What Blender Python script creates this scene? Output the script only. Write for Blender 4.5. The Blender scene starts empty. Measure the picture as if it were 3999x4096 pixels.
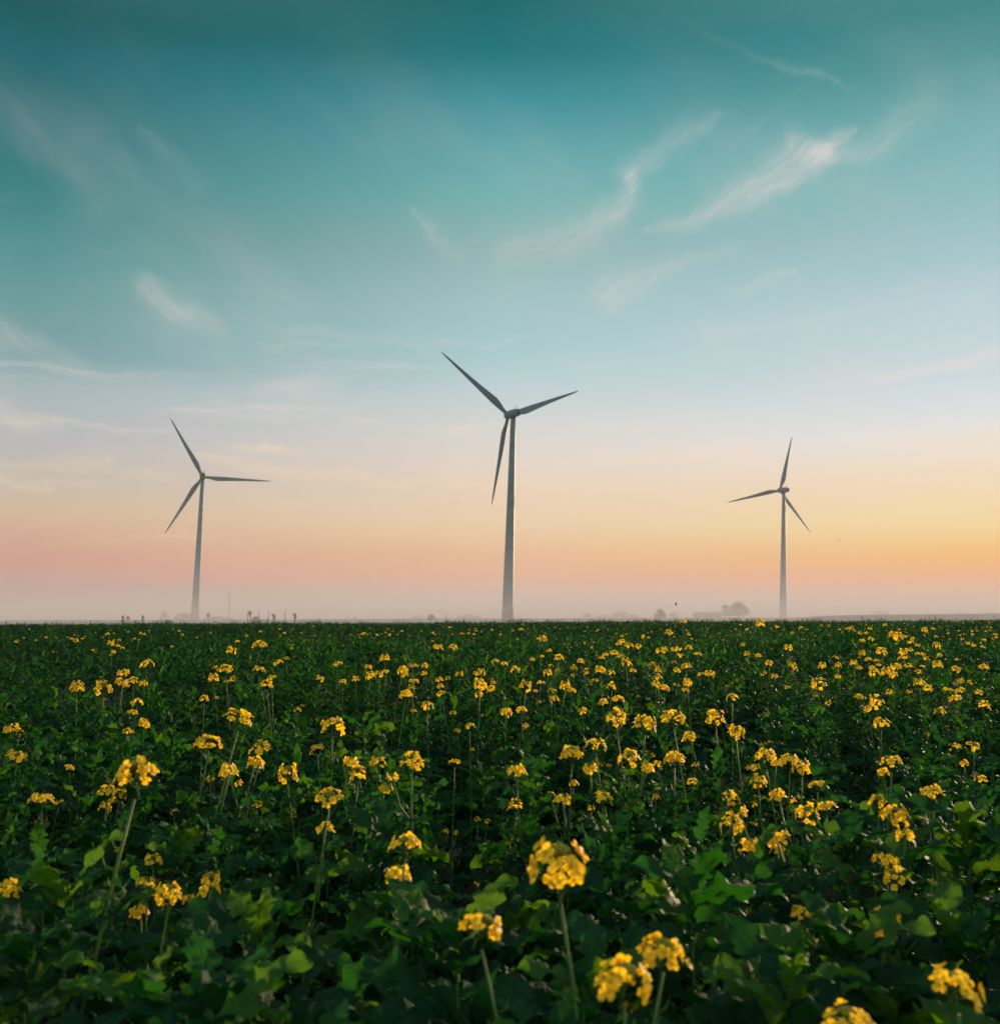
import bpy, bmesh, math, random
import numpy as np
from mathutils import Vector, Matrix
PI = math.pi
rad = math.radians
S = bpy.context.scene
COL = S.collection

# ------------------------------------------------------------------ camera
FPX, PITCH, ROLL, CAMH = 4096.0, rad(5.94), 0.004, 1.35
_f = np.array([0, math.cos(PITCH), math.sin(PITCH)])
_r0 = np.array([1.0, 0, 0]); _u0 = np.array([0, -math.sin(PITCH), math.cos(PITCH)])
_R = _r0 * math.cos(ROLL) - _u0 * math.sin(ROLL)
_U = _u0 * math.cos(ROLL) + _r0 * math.sin(ROLL)
CAM = np.array([0, 0, CAMH])
cam_d = bpy.data.cameras.new('camera'); cam = bpy.data.objects.new('camera', cam_d); COL.objects.link(cam)
M = Matrix(((_R[0], _U[0], -_f[0], 0), (_R[1], _U[1], -_f[1], 0), (_R[2], _U[2], -_f[2], CAMH), (0, 0, 0, 1)))
cam.matrix_world = M
cam_d.sensor_fit = 'VERTICAL'; cam_d.sensor_height = 24.0; cam_d.lens = 24.0
cam_d.clip_start = 0.05; cam_d.clip_end = 20000
cam_d.dof.use_dof = True; cam_d.dof.focus_distance = 5.0; cam_d.dof.aperture_fstop = 5.0
S.camera = cam

def ray(x, y):
    return _f + _R * (x - 1999.5) / FPX + _U * (2048 - y) / FPX
def at(x, y, Y):                       # the point at ground distance Y seen at photograph pixel x, y
    d = ray(x, y); return CAM + d * (Y / d[1])
def project(P):
    d = P - CAM; z = d @ _f
    return np.stack([1999.5 + FPX * (d @ _R) / z, 2048 - FPX * (d @ _U) / z], -1)
def angles(x, y):
    d = ray(x, y); d = d / np.linalg.norm(d)
    return math.degrees(math.atan2(d[0], d[1])), math.degrees(math.asin(d[2]))

# ------------------------------------------------------------------ node helpers
def lin(c):
    return tuple(((v / 255) / 12.92 if v / 255 <= 0.04045 else ((v / 255 + 0.055) / 1.055) ** 2.4) for v in c)
class NT:
    def __init__(s, nt): s.nt = nt; s.n = nt.nodes; s.l = nt.links
    def new(s, t, **k):
        n = s.n.new(t)
        for a, b in k.items(): setattr(n, a, b)
        return n
    def put(s, sock, v):
        if isinstance(v, bpy.types.NodeSocket): s.l.new(v, sock)
        else: sock.default_value = v
    def m(s, op, a, b=None, c=None, clamp=False):
        n = s.new('ShaderNodeMath', operation=op, use_clamp=clamp)
        for i, v in enumerate((a, b, c)):
            if v is not None: s.put(n.inputs[i], v)
        return n.outputs[0]
    def v(s, op, a, b=None, out=0):
        n = s.new('ShaderNodeVectorMath', operation=op)
        s.put(n.inputs[0], a)
        if b is not None: s.put(n.inputs['Scale' if op == 'SCALE' else 1], b)
        return n.outputs[out]
    def mix(s, f, a, b, blend='MIX'):
        n = s.new('ShaderNodeMix', data_type='RGBA', blend_type=blend)
        s.put(n.inputs[0], f); s.put(n.inputs[6], a); s.put(n.inputs[7], b)
        return n.outputs[2]
    def smooth(s, x, a, b):
        n = s.new('ShaderNodeMapRange', interpolation_type='SMOOTHSTEP')
        s.put(n.inputs[0], x); n.inputs[1].default_value = a; n.inputs[2].default_value = b
        return n.outputs[0]
    def noise(s, vec, scale, detail=3, rough=0.5, dist=0.0, out=0):
        n = s.new('ShaderNodeTexNoise'); s.put(n.inputs['Vector'], vec)
        n.inputs['Scale'].default_value = scale; n.inputs['Detail'].default_value = detail
        n.inputs['Roughness'].default_value = rough; n.inputs['Distortion'].default_value = dist
        return n.outputs[out]
    def ramp(s, f, stops):
        n = s.new('ShaderNodeValToRGB'); s.put(n.inputs[0], f); e = n.color_ramp.elements
        stops = sorted(stops)
        e[0].position, e[0].color = stops[0][0], (*stops[0][1], 1)
        e[1].position, e[1].color = stops[-1][0], (*stops[-1][1], 1)
        for p, c in stops[1:-1]:
            q = e.new(p); q.color = (*c, 1)
        return n.outputs[0]

# ------------------------------------------------------------------ sky
SUN_AZ, SUN_EL = rad(35), rad(6.5)      # low sun just outside the frame, beyond and to the side of the turbines
W = bpy.data.worlds.new('World'); S.world = W; W.use_nodes = True
t = NT(W.node_tree); t.n.clear()
tc = t.new('ShaderNodeTexCoord'); D = t.v('NORMALIZE', tc.outputs['Generated'])
sp = t.new('ShaderNodeSeparateXYZ'); t.put(sp.inputs[0], D)
az = t.m('MULTIPLY', t.m('ARCTAN2', sp.outputs[0], sp.outputs[1]), 180 / PI)
el = t.m('MULTIPLY', t.m('ARCSINE', sp.outputs[2]), 180 / PI)
EL0, EL1 = -2.0, 90.0
def elpos(x, y): return (angles(x, y)[1] - EL0) / (EL1 - EL0)
COLS = {100: [(0, (4.0, 87.0, 92.1)), (180, (4.0, 97.9, 107.1)), (420, (30, 108.6, 116.9)), (735, (47.7, 126.7, 128.7)), (1050, (87.3, 148.0, 149.0)), (1260, (110.5, 157.1, 158.1)), (1400, (112.5, 157.9, 162.2)), (1520, (161.1, 181.0, 183.8)), (1730, (179.3, 183.5, 187.1)), (1940, (196.5, 185.2, 171.7)), (2050, (212.5, 181.1, 150.5)), (2150, (207.8, 162.0, 133.8)), (2290, (200.0, 121.4, 104.1)), (2380, (144.6, 103.9, 111.9)), (2465, (86.2, 118.6, 142.7))],
    2000: [(0, (4.0, 102.8, 107.0)), (200, (4.0, 115.6, 121.0)), (400, (57.8, 144.0, 153.0)), (600, (94, 165.1, 171.0)), (800, (116, 177.2, 175.2)), (1000, (144, 181.3, 181.3)), (1200, (160, 194.0, 196.1)), (1400, (167.2, 202.1, 206.0)), (1520, (184.2, 208.0, 210.9)), (1700, (213.1, 214.8, 210.7)), (1850, (227.9, 214.1, 201.1)), (1940, (233.0, 211.1, 189.1)), (2100, (235.1, 208.1, 167.0)), (2230, (237.5, 179.5, 129.8)), (2310, (241.1, 161.8, 121.3)), (2390, (207.3, 171.7, 155.6)), (2465, (188.6, 187.1, 183.2))],
    3900: [(0, (57.5, 132.9, 137.1)), (200, (76.0, 146.1, 147.1)), (500, (118.1, 176.1, 177.0)), (800, (144.2, 189.1, 192.9)), (1000, (161.2, 197.1, 202.9)), (1200, (186.2, 209.0, 214.8)), (1500, (204.1, 217.9, 222.7)), (1720, (228.7, 230.1, 229.9)), (1850, (243.1, 223.2, 199.1)), (1940, (243.1, 220.2, 185.1)), (2100, (249.1, 219.1, 149.8)), (2230, (257.1, 179.5, 12.0)), (2310, (258.5, 152.3, 37.9)), (2370, (247.1, 152.2, 78.4)), (2465, (200, 167, 148))]}
elf = t.m('DIVIDE', t.m('SUBTRACT', el, EL0), EL1 - EL0, clamp=True)
rc = {}
for x, st in COLS.items():
    zen = tuple(0.55 * v for v in lin(st[0][1]))
    rc[x] = t.ramp(elf, [(elpos(x, y), lin(c)) for y, c in st] + [(.55, (.24, .34, .38)), (1.0, (.34, .43, .47)), (0.0, lin((140, 135, 130)))])  # last stops: unseen sky overhead, brightened to light the crop
back = t.ramp(elf, [(0.0, (.30, .31, .32)), (0.03, (.66, .66, .70)), (0.12, (.86, .90, .95)), (0.35, (.74, .84, .90)), (1.0, (.50, .60, .65))])  # unseen sky behind the camera, brightened to light flowers and leaves
lc = t.mix(t.m('DIVIDE', t.m('ADD', az, 25.0), 25.0, clamp=True), rc[100], rc[2000])
lcr = t.mix(t.m('DIVIDE', az, 25.0, clamp=True), lc, rc[3900])
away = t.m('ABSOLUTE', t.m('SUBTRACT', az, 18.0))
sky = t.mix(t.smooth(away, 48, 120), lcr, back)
# broad patches of thin, barely visible veil
p2 = t.new('ShaderNodeCombineXYZ'); t.put(p2.inputs[0], az); t.put(p2.inputs[1], el)
P2 = p2.outputs[0]
mp = t.new('ShaderNodeMapping'); mp.vector_type = 'TEXTURE'; t.put(mp.inputs[0], P2); mp.inputs['Rotation'].default_value = (0, 0, rad(-38)); mp.inputs['Scale'].default_value = (2.6, 1.0, 1)
veil = t.noise(mp.outputs[0], .13, 5, .55)
veil = t.m('MULTIPLY', t.smooth(veil, .44, .75), t.m('MULTIPLY', t.m('MULTIPLY', t.smooth(el, 2, 12), t.smooth(el, 33, 24)), .15))
sky = t.mix(veil, sky, (*lin((215, 205, 205)), 1))
# cirrus: soft strokes in the sky's own azimuth and elevation, frayed by noise
warp = t.v('SUBTRACT', t.noise(P2, .38, 4, .6, out=1), (.5, .5, .5))
PW = t.v('ADD', P2, t.v('MULTIPLY', warp, (2.2, 1.5, 0)))
warp2 = t.v('SUBTRACT', t.noise(P2, 1.6, 4, .65, out=1), (.5, .5, .5))
PW = t.v('ADD', PW, t.v('MULTIPLY', warp2, (.32, .28, 0)))
def A(cx, cy): return (1999 + cx * 1.0504, cy * 1.05)          # upper sky, sunny half
def B(cx, cy): return (cx * 1.0504, cy * 1.05)                 # upper sky, dim half
def C_(cx, cy): return (cx * 1.0504, 1100 + cy * 1.05)         # lower sky, dim half
def D_(cx, cy): return (1999 + cx * 1.0504, 1100 + cy * 1.05)  # lower sky, sunny half
STROKES = [  # points, half widths (photo px), strengths
    ([A(560, 885), A(800, 800), A(1000, 725), A(1240, 580), A(1360, 470)], [12, 42, 54, 30, 9], [.16, .42, .56, .5, .25]),
    ([A(1010, 640), A(1120, 555), A(1250, 575)], [40, 40, 22], [.15, .5, .3]),
    ([A(1240, 590), A(1440, 550), A(1620, 390)], [24, 45, 60], [.38, .26, .14]),
    ([A(60, 960), A(340, 875), A(480, 770), A(515, 640)], [70, 60, 36, 18], [.2, .32, .44, .26]),
    ([A(500, 660), A(640, 560), A(830, 440)], [44, 40, 14], [.3, .22, .16]),
    ([A(680, 75), A(1000, 215), A(1170, 272), A(1345, 358)], [9, 12, 15, 7], [.02, .07, .16, .06]),
    ([A(420, 1110), A(640, 1020), A(900, 945)], [60, 34, 20], [.28, .22, .08]),
    ([A(860, 1125), A(1110, 1040)], [16, 14], [.1, .22]),
    ([B(545, 1085), B(670, 1180), B(860, 1250)], [30, 46, 34], [.26, .34, .12]),
    ([B(1570, 815), B(1650, 880), B(1740, 980)], [14, 26, 24], [.14, .22, .06]),
    ([B(120, 470), B(260, 600), B(380, 800)], [50, 55, 60], [.06, .08, .05]),
    ([B(525, 505), B(750, 680)], [20, 34], [.08, .06]),
    ([C_(-30, 220), C_(110, 250), C_(300, 330)], [44, 40, 40], [.30, .22, .10]),
    ([C_(-30, 500), C_(80, 560), C_(240, 575)], [40, 36, 14], [.22, .3, .2]),
    ([C_(980, 435), C_(1120, 425), C_(1300, 420)], [18, 30, 22], [.18, .3, .1]),
    ([C_(1010, 642), C_(1095, 640)], [18, 12], [.34, .25]),
    ([C_(760, 690), C_(1050, 735), C_(1560, 800)], [20, 22, 12], [.26, .36, .3]),
    ([C_(40, 730), C_(400, 700)], [20, 26], [.1, .26]),
    ([C_(-20, 765), C_(200, 830)], [12, 12], [.3, .34]),
    ([C_(1715, 703), C_(1850, 722)], [7, 7], [.4, .3]),
    ([D_(905, 710), D_(930, 668), D_(1010, 645)], [20, 18, 12], [.2, .4, .25]),
    ([D_(1120, 455), D_(1450, 380), D_(1930, 300)], [26, 22, 16], [.10, .26, .38]),
    ([D_(1400, 640), D_(1650, 622), D_(1930, 600)], [30, 28, 22], [.2, .42, .48]),
    ([D_(1200, 965), D_(1930, 912)], [6, 6], [.2, .5]),
    ([D_(350, 672), D_(860, 692)], [20, 26], [.2, .14]),
    ([D_(60, 780), D_(330, 815)], [16, 10], [.2, .12]),
    ([D_(800, 230), D_(930, 200)], [30, 24], [.22, .1]),
    ([D_(500, 1085), D_(760, 1070)], [9, 8], [.1, .3])]
tot = None
for pts, ws, ks in STROKES:
    best = None
    for i in range(len(pts) - 1):
        a = Vector((*angles(*pts[i]), 0)); b = Vector((*angles(*pts[i + 1]), 0)); ab = b - a
        pa = t.v('SUBTRACT', PW, a)
        tt = t.m('DIVIDE', t.v('DOT_PRODUCT', pa, ab, out=1), ab.length_squared, clamp=True)
        d = t.v('LENGTH', t.v('SUBTRACT', pa, t.v('SCALE', tuple(ab), tt)), out=1)
        k = 180 / PI / FPX
        w = t.m('MULTIPLY_ADD', tt, (ws[i + 1] - ws[i]) * k, ws[i] * k)
        q = t.m('DIVIDE', d, w)
        g = t.m('MULTIPLY', t.m('EXPONENT', t.m('MULTIPLY', t.m('MULTIPLY', q, q), -.7)), t.m('MULTIPLY_ADD', tt, ks[i + 1] - ks[i], ks[i]))
        best = g if best is None else t.m('MAXIMUM', best, g)
    tot = best if tot is None else t.m('ADD', tot, best)
mp2 = t.new('ShaderNodeMapping'); mp2.vector_type = 'TEXTURE'; t.put(mp2.inputs[0], PW); t.put(mp2.inputs['Rotation'], t.new('ShaderNodeCombineXYZ').outputs[0]); mp2.inputs['Scale'].default_value = (3.2, .42, 1)
t.put(mp2.inputs['Rotation'].links[0].from_node.inputs[2], t.m('MULTIPLY_ADD', t.smooth(az, -9, 0), rad(70), rad(-40)))
fib = t.noise(mp2.outputs[0], 1.3, 7, .66)
tot = t.m('MULTIPLY', tot, t.m('MULTIPLY_ADD', t.smooth(fib, .28, .70), .55, .50))
mp3 = t.new('ShaderNodeMapping'); mp3.vector_type = 'TEXTURE'; t.put(mp3.inputs[0], PW); mp3.inputs['Rotation'].default_value = (0, 0, rad(24)); mp3.inputs['Scale'].default_value = (4.2, .7, 1)
wisp = t.m('MULTIPLY', t.smooth(t.noise(mp3.outputs[0], .5, 7, .62), .52, .80), t.smooth(t.noise(P2, .09, 2, .5), .40, .62))
tot = t.m('ADD', tot, t.m('MULTIPLY', wisp, t.m('MULTIPLY', t.smooth(el, 6, 14), t.m('MULTIPLY', t.m('MULTIPLY', t.smooth(el, 34, 22), t.m('MULTIPLY_ADD', t.smooth(az, -10, 4), .75, .25)), .20))))
mp4 = t.new('ShaderNodeMapping'); t.put(mp4.inputs[0], PW); mp4.inputs['Rotation'].default_value = (0, 0, rad(3)); mp4.inputs['Scale'].default_value = (.10, 1.1, 1)
bars = t.m('MULTIPLY', t.smooth(t.noise(mp4.outputs[0], .8, 6, .6), .50, .78), t.m('MULTIPLY', t.smooth(el, 1.5, 5), t.smooth(el, 20, 9)))
tot = t.m('ADD', tot, t.m('MULTIPLY', bars, .48))
tot = t.m('MINIMUM', tot, .8)
ccol = t.ramp(elf, [(elpos(2000, 2300), lin((244, 205, 150))), (elpos(2000, 1900), lin((246, 220, 180))), (elpos(2000, 1600), lin((240, 222, 212))), (elpos(2000, 1100), lin((226, 212, 210))), (elpos(2000, 0), lin((190, 205, 205)))])
sky = t.mix(tot, sky, ccol)
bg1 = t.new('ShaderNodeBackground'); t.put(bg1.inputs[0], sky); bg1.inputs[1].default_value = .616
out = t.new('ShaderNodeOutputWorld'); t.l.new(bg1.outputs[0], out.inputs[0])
W.cycles.sampling_method = 'MANUAL'; W.cycles.sample_map_resolution = 512

sun_d = bpy.data.lights.new('sun', 'SUN'); sun = bpy.data.objects.new('sun', sun_d); COL.objects.link(sun)
sd = Vector((math.sin(SUN_AZ) * math.cos(SUN_EL), math.cos(SUN_AZ) * math.cos(SUN_EL), math.sin(SUN_EL)))
sun.rotation_euler = sd.to_track_quat('Z', 'Y').to_euler(); sun.location = (60, 80, 60)
sun_d.energy = 5.0; sun_d.angle = rad(1.0); sun_d.color = (1.0, .69, .43)

vs = S.view_settings; vs.view_transform = 'Standard'; vs.look = 'None'; vs.exposure = 0.7; vs.gamma = 1.0
S.cycles.use_denoising = True
S.cycles.max_bounces = 6; S.cycles.diffuse_bounces = 3; S.cycles.glossy_bounces = 2; S.cycles.transmission_bounces = 4
S.cycles.volume_bounces = 1; S.cycles.transparent_max_bounces = 8; S.cycles.use_adaptive_sampling = True

# ------------------------------------------------------------------ object helpers
def mat(name, base, rough=.6, spec=.5, translucent=None, tfac=.4):
    m = bpy.data.materials.new(name); m.use_nodes = True
    n = NT(m.node_tree); b = m.node_tree.nodes['Principled BSDF']
    b.inputs['Roughness'].default_value = rough; b.inputs['Specular IOR Level'].default_value = spec
    b.inputs['Base Color'].default_value = (*base, 1)
    if translucent:
        tr = n.new('ShaderNodeBsdfTranslucent'); tr.inputs[0].default_value = (*translucent, 1)
        ms = n.new('ShaderNodeMixShader'); ms.inputs[0].default_value = tfac
        n.l.new(b.outputs[0], ms.inputs[1]); n.l.new(tr.outputs[0], ms.inputs[2])
        n.l.new(ms.outputs[0], n.n['Material Output'].inputs[0])
    return m, n, b
def varied(name, c0, c1, scale, rough=.7, spec=.4, detail=4, bump=0.0, **k):
    m, n, b = mat(name, c0, rough, spec, **k)
    tcn = n.new('ShaderNodeTexCoord')
    f = n.noise(tcn.outputs['Object'], scale, detail, .6)
    n.put(b.inputs['Base Color'], n.mix(n.smooth(f, .3, .7), (*c0, 1), (*c1, 1)))
    if bump:
        bp = n.new('ShaderNodeBump'); bp.inputs['Strength'].default_value = bump; n.put(bp.inputs['Height'], f)
        n.l.new(bp.outputs[0], b.inputs['Normal'])
    return m
def np_mesh(name, V, Q, mats, tone=None, uvp=None, mi=None, smooth=True):
    me = bpy.data.meshes.new(name); V = np.asarray(V, np.float32); Q = np.asarray(Q, np.int32)
    k = Q.shape[1]
    me.vertices.add(len(V)); me.vertices.foreach_set('co', V.ravel())
    me.loops.add(Q.size); me.loops.foreach_set('vertex_index', Q.ravel())
    me.polygons.add(len(Q)); me.polygons.foreach_set('loop_start', np.arange(0, Q.size, k, dtype=np.int32))
    if smooth: me.polygons.foreach_set('use_smooth', np.ones(len(Q), bool))
    for m in mats: me.materials.append(m)
    if mi is not None: me.polygons.foreach_set('material_index', np.asarray(mi, np.int32))
    if tone is not None:
        a = me.attributes.new('tone', 'FLOAT', 'POINT'); a.data.foreach_set('value', np.asarray(tone, np.float32))
    if uvp is not None:
        a = me.attributes.new('leafpos', 'FLOAT_VECTOR', 'POINT'); a.data.foreach_set('vector', np.asarray(uvp, np.float32).ravel())
    me.update(calc_edges=True); me.validate(); return me
def ob(name, me, parent=None, loc=None):
    o = bpy.data.objects.new(name, me); COL.objects.link(o)
    if parent: o.parent = parent
    if loc is not None: o.location = loc
    return o
def tag(o, label=None, cat=None, group=None, kind=None):
    for k, v in (('label', label), ('category', cat), ('group', group), ('kind', kind)):
        if v: o[k] = v
    return o
def bm_mesh(name, bm, mats, smooth=True):
    me = bpy.data.meshes.new(name)
    bmesh.ops.recalc_face_normals(bm, faces=bm.faces)
    for f in bm.faces: f.smooth = smooth
    bm.to_mesh(me); bm.free()
    for m in mats: me.materials.append(m)
    return me
def tube(bm, pts, rs, n=8, caps=True, mi=0):
    pts = [Vector(p) for p in pts]; rings = []
    ref = Vector((0.13, 0.99, 0.05))
    for i, p in enumerate(pts):
        d = (pts[min(i + 1, len(pts) - 1)] - pts[max(i - 1, 0)]).normalized()
        a = d.cross(ref)
        if a.length < .05: a = d.cross(Vector((1, 0, 0)))
        a.normalize(); b = d.cross(a)
        rings.append([bm.verts.new(p + (a * math.cos(q * 2 * PI / n) + b * math.sin(q * 2 * PI / n)) * rs[i]) for q in range(n)])
    fs = []
    for i in range(len(rings) - 1):
        for q in range(n): fs.append(bm.faces.new((rings[i][q], rings[i][(q + 1) % n], rings[i + 1][(q + 1) % n], rings[i + 1][q])))
    if caps: fs.append(bm.faces.new(rings[0])); fs.append(bm.faces.new(rings[-1][::-1]))
    for f in fs: f.material_index = mi
    return rings
def box(bm, c, s, mi=0, rot=None):
    r = bmesh.ops.create_cube(bm, size=1.0)
    for v in r['verts']:
        v.co = Vector((v.co.x * s[0], v.co.y * s[1], v.co.z * s[2]))
        if rot is not None: v.co = rot @ v.co
        v.co += Vector(c)
    for f in {f for v in r['verts'] for f in v.link_faces}: f.material_index = mi

# ------------------------------------------------------------------ ground
m_ground = varied('stubble_ground', (.16, .135, .10), (.24, .21, .16), .05, .95, .1)
m_soil = varied('dark_soil', (.022, .018, .012), (.04, .03, .02), 2.0, .95, .1, bump=.4)
def sheet(name, x0, x1, y0, y1, z, m):
    return tag(ob(name, np_mesh(name, [(x0, y0, z), (x1, y0, z), (x1, y1, z), (x0, y1, z)], [(0, 1, 2, 3)], [m], smooth=False)), kind='structure')
tag(sheet('ground', -2950, 2950, -300, 2950, 0, m_ground), 'pale bare ground beyond the mustard field, veiled in mist', 'ground')
tag(sheet('field_soil', -140, 140, -8, 134, .004, m_soil), 'dark soil under the mustard crop', 'soil')

m_bank = varied('bank_grass', (.20, .17, .13), (.28, .23, .18), .15, .95, .1)
def bank(name, prof, Y, depth, label):
    bm = bmesh.new(); rows = []
    for px, py in prof:
        top = at(px, py, Y); z = max(top[2], .05); x = top[0]
        rows.append([bm.verts.new((x, Y - z * 2.2 - .5, -.2)), bm.verts.new((x, Y - z * .6, z * .8)), bm.verts.new((x, Y, z)), bm.verts.new((x, Y + depth, z)), bm.verts.new((x, Y + depth + z * 2, -.2))])
    for a, b in zip(rows, rows[1:]):
        for i in range(4): bm.faces.new((a[i], b[i], b[i + 1], a[i + 1]))
    return tag(ob(name, bm_mesh(name, bm, [m_bank])), label, 'bank', kind='structure')
rb = random.Random(3)
prof = [(3150, 2476), (3240, 2471), (3300, 2465), (3380, 2461.5)] + [(3380 + i * 40, 2461 - i * .45 + rb.uniform(-.5, .5)) for i in range(1, 40)]
bank('embankment', prof, 360, 14, 'low grass embankment rising at the sunny end of the horizon')
prof = [(-1200 + i * 60, 2481.2 - (i * 60 - 1200) * .0035 + rb.uniform(-.4, .4)) for i in range(0, 76)]
bank('field_bank', prof, 460, 6, 'long low bank along the far side of the misty ground')

# ------------------------------------------------------------------ wind turbines
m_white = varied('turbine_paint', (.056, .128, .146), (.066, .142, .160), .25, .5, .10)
m_joint = varied('flange_steel', (.018, .024, .026), (.03, .036, .038), 1.0, .7, .1)
m_dark = varied('vent_shade', (.02, .02, .022), (.03, .03, .03), 2.0, .7, .3)
def blade_mesh(R):
    st = [  # r/R, chord (m), thickness (m), twist deg, sweep of the chord's centre toward the trailing edge
        (.025, 1.55, 1.55, 0, 0), (.06, 1.55, 1.5, 0, 0), (.10, 1.85, 1.2, 12, .10), (.15, 2.45, .95, 12, .32), (.20, 2.85, .75, 10.5, .46), (.24, 2.9, .66, 9.5, .47),
        (.32, 2.6, .55, 7, .36), (.42, 2.2, .44, 5, .24), (.55, 1.75, .34, 3, .14), (.68, 1.38, .26, 1.5, .08), (.80, 1.05, .19, .5, .03), (.90, .76, .13, -.5, 0), (.96, .5, .08, -1, -.03), (.99, .26, .05, -1, -.06), (1.0, .08, .02, -1, -.08)]
    bm = bmesh.new(); rings = []; n = 14
    for r, c, th, tw, off in st:
        tw = rad(tw + 7); ring = []
        for k in range(n):
            a = 2 * PI * k / n
            x = c * .5 * math.cos(a); sh = 1 - .55 * (x / c + .5) if r > .07 else 1
            z = th * .5 * math.sin(a) * sh * (1.15 if r > .07 else 1)
            x += off
            ring.append(bm.verts.new((x * math.cos(tw) + z * math.sin(tw), -x * math.sin(tw) + z * math.cos(tw), r * R)))
        rings.append(ring)
    for a, b in zip(rings, rings[1:]):
        for k in range(n): bm.faces.new((a[k], a[(k + 1) % n], b[(k + 1) % n], b[k]))
    bm.faces.new(rings[0]); bm.faces.new(rings[-1][::-1])
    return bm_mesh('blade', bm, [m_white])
def turbine(label, base_px, Y, hub_px, az_deg, tilt_deg, ph_deg, R, cone_deg):
    hub = Vector(at(*hub_px, Y)); bx = at(base_px, 2474, Y)[0]
    root = tag(ob('wind_turbine', None), label, 'wind turbine', 'wind turbines in the mist')
    a_ = rad(az_deg); tl = rad(tilt_deg)
    ax = Vector((-math.sin(a_) * math.cos(tl), math.cos(a_) * math.cos(tl), math.sin(tl)))       # nacelle to hub
    flat = Vector((ax.x, ax.y, 0)).normalized()
    topc = hub - flat * 4.2 - Vector((0, 0, 1.9))
    base = Vector((bx, Y - flat.y * 4.2, 0)); root.location = base
    # tower, leaning by no more than the photograph's verticals do
    bm = bmesh.new(); H = topc - base
    prof = []; n_sec = 14
    for i in range(n_sec + 1):
        f = i / n_sec; r = 2.35 + (1.0 - 2.35) * f ** .95
        prof.append((f, r))
    tube(bm, [H * f for f, r in prof], [r for f, r in prof], 40)
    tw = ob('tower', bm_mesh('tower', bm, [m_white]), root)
    for i in range(1, n_sec):
        f, r = prof[i]; bm = bmesh.new(); c = H * f
        tube(bm, [c - Vector((0, 0, .09)), c + Vector((0, 0, .09))], [r + .045, r + .04], 40)
        ob('flange', bm_mesh('flange', bm, [m_joint]), tw)
    bm = bmesh.new(); dang = rad(-62); dd = Vector((math.cos(dang), math.sin(dang), 0)); side = Vector((-dd.y, dd.x, 0))
    rot = Matrix((side, dd, Vector((0, 0, 1)))).transposed()
    box(bm, dd * 2.25 + Vector((0, 0, 3.6)), (1.1, .3, 2.5), rot=rot); bmesh.ops.bevel(bm, geom=bm.edges[:], offset=.05, segments=1)
    ob('door', bm_mesh('door', bm, [m_joint], False), tw)
    # nacelle: a rounded barrel; a solid dark disc paints the shade inside the rear vent
    bm = bmesh.new(); c0 = hub - base
    st = [(-1.2, 1.45), (-1.6, 1.7), (-3.5, 1.75), (-7.0, 1.6), (-8.4, 1.45), (-8.8, 1.3)]
    tube(bm, [c0 + ax * s + Vector((0, 0, .1)) for s, r in st], [r for s, r in st], 28)
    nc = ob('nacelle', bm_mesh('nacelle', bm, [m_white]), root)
    bm = bmesh.new(); tube(bm, [c0 + ax * -8.7 + Vector((0, 0, .1)), c0 + ax * -8.88 + Vector((0, 0, .1))], [.9, .9], 24)
    ob('rear_vent', bm_mesh('rear_vent', bm, [m_dark]), nc)
    bm = bmesh.new(); tube(bm, [topc - base - Vector((0, 0, .3)), topc - base + Vector((0, 0, .9))], [1.08, 1.2], 28)
    ob('yaw_collar', bm_mesh('yaw_collar', bm, [m_joint]), nc)
    bm = bmesh.new(); e1 = ax.cross(Vector((0, 0, 1))).normalized()
    for s in (-1, 1):
        p = c0 + ax * -6.4 + e1 * (.55 * s) + Vector((0, 0, 1.4))
        tube(bm, [p, p + Vector((0, 0, 1.5))], [.05, .05], 6); tube(bm, [p + Vector((0, 0, 1.5)) - e1 * .3, p + Vector((0, 0, 1.5)) + e1 * .3], [.07, .07], 6)
    p = c0 + ax * -6.4 + Vector((0, 0, 2.2)); tube(bm, [p - e1 * .55, p + e1 * .55], [.045, .045], 6)
    ob('wind_sensor', bm_mesh('wind_sensor', bm, [m_joint]), nc)
    # hub with its nose cone
    bm = bmesh.new(); st = [(-1.15, 1.3), (-.8, 1.62), (.6, 1.66), (1.3, 1.4), (1.8, .95), (2.1, .45), (2.2, .08)]
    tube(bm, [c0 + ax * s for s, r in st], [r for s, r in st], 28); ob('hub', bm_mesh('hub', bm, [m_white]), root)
    e2 = e1.cross(ax).normalized(); bmesh_blade = blade_mesh(R); cn = rad(cone_deg)
    for k in range(3):
        q = rad(ph_deg) - k * 2 * PI / 3
        u = e1 * math.cos(q) + e2 * math.sin(q)                      # seen from behind: e1 to the right, e2 up
        zz = (u * math.cos(cn) + ax * math.sin(cn)).normalized()
        xx = (e1 * math.sin(q) - e2 * math.cos(q))                   # clockwise: the trailing edge
        yy = zz.cross(xx).normalized(); xx = yy.cross(zz)
        b = ob('blade', bmesh_blade, root)
        b.matrix_local = Matrix(((xx.x, yy.x, zz.x, c0.x), (xx.y, yy.y, zz.y, c0.y), (xx.z, yy.z, zz.z, c0.z), (0, 0, 0, 1)))
    return root
turbine('tallest wind turbine, standing alone in the middle, rear of nacelle showing', 2029, 410, (2032.7, 1660.7), 27.1, 3.0, 141.5, 37.4, 4.0)
turbine('wind turbine with one blade level, standing beside the thin hazy mast', 788, 590, (811.4, 1908.3), 16.5, -.1, 118.8, 39.2, 3.7)
turbine('smallest and haziest wind turbine, next to the round misty tree', 3123, 650, (3118.7, 1961.3), 17.2, 5.5, 73.8, 36.8, 5.7)

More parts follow.
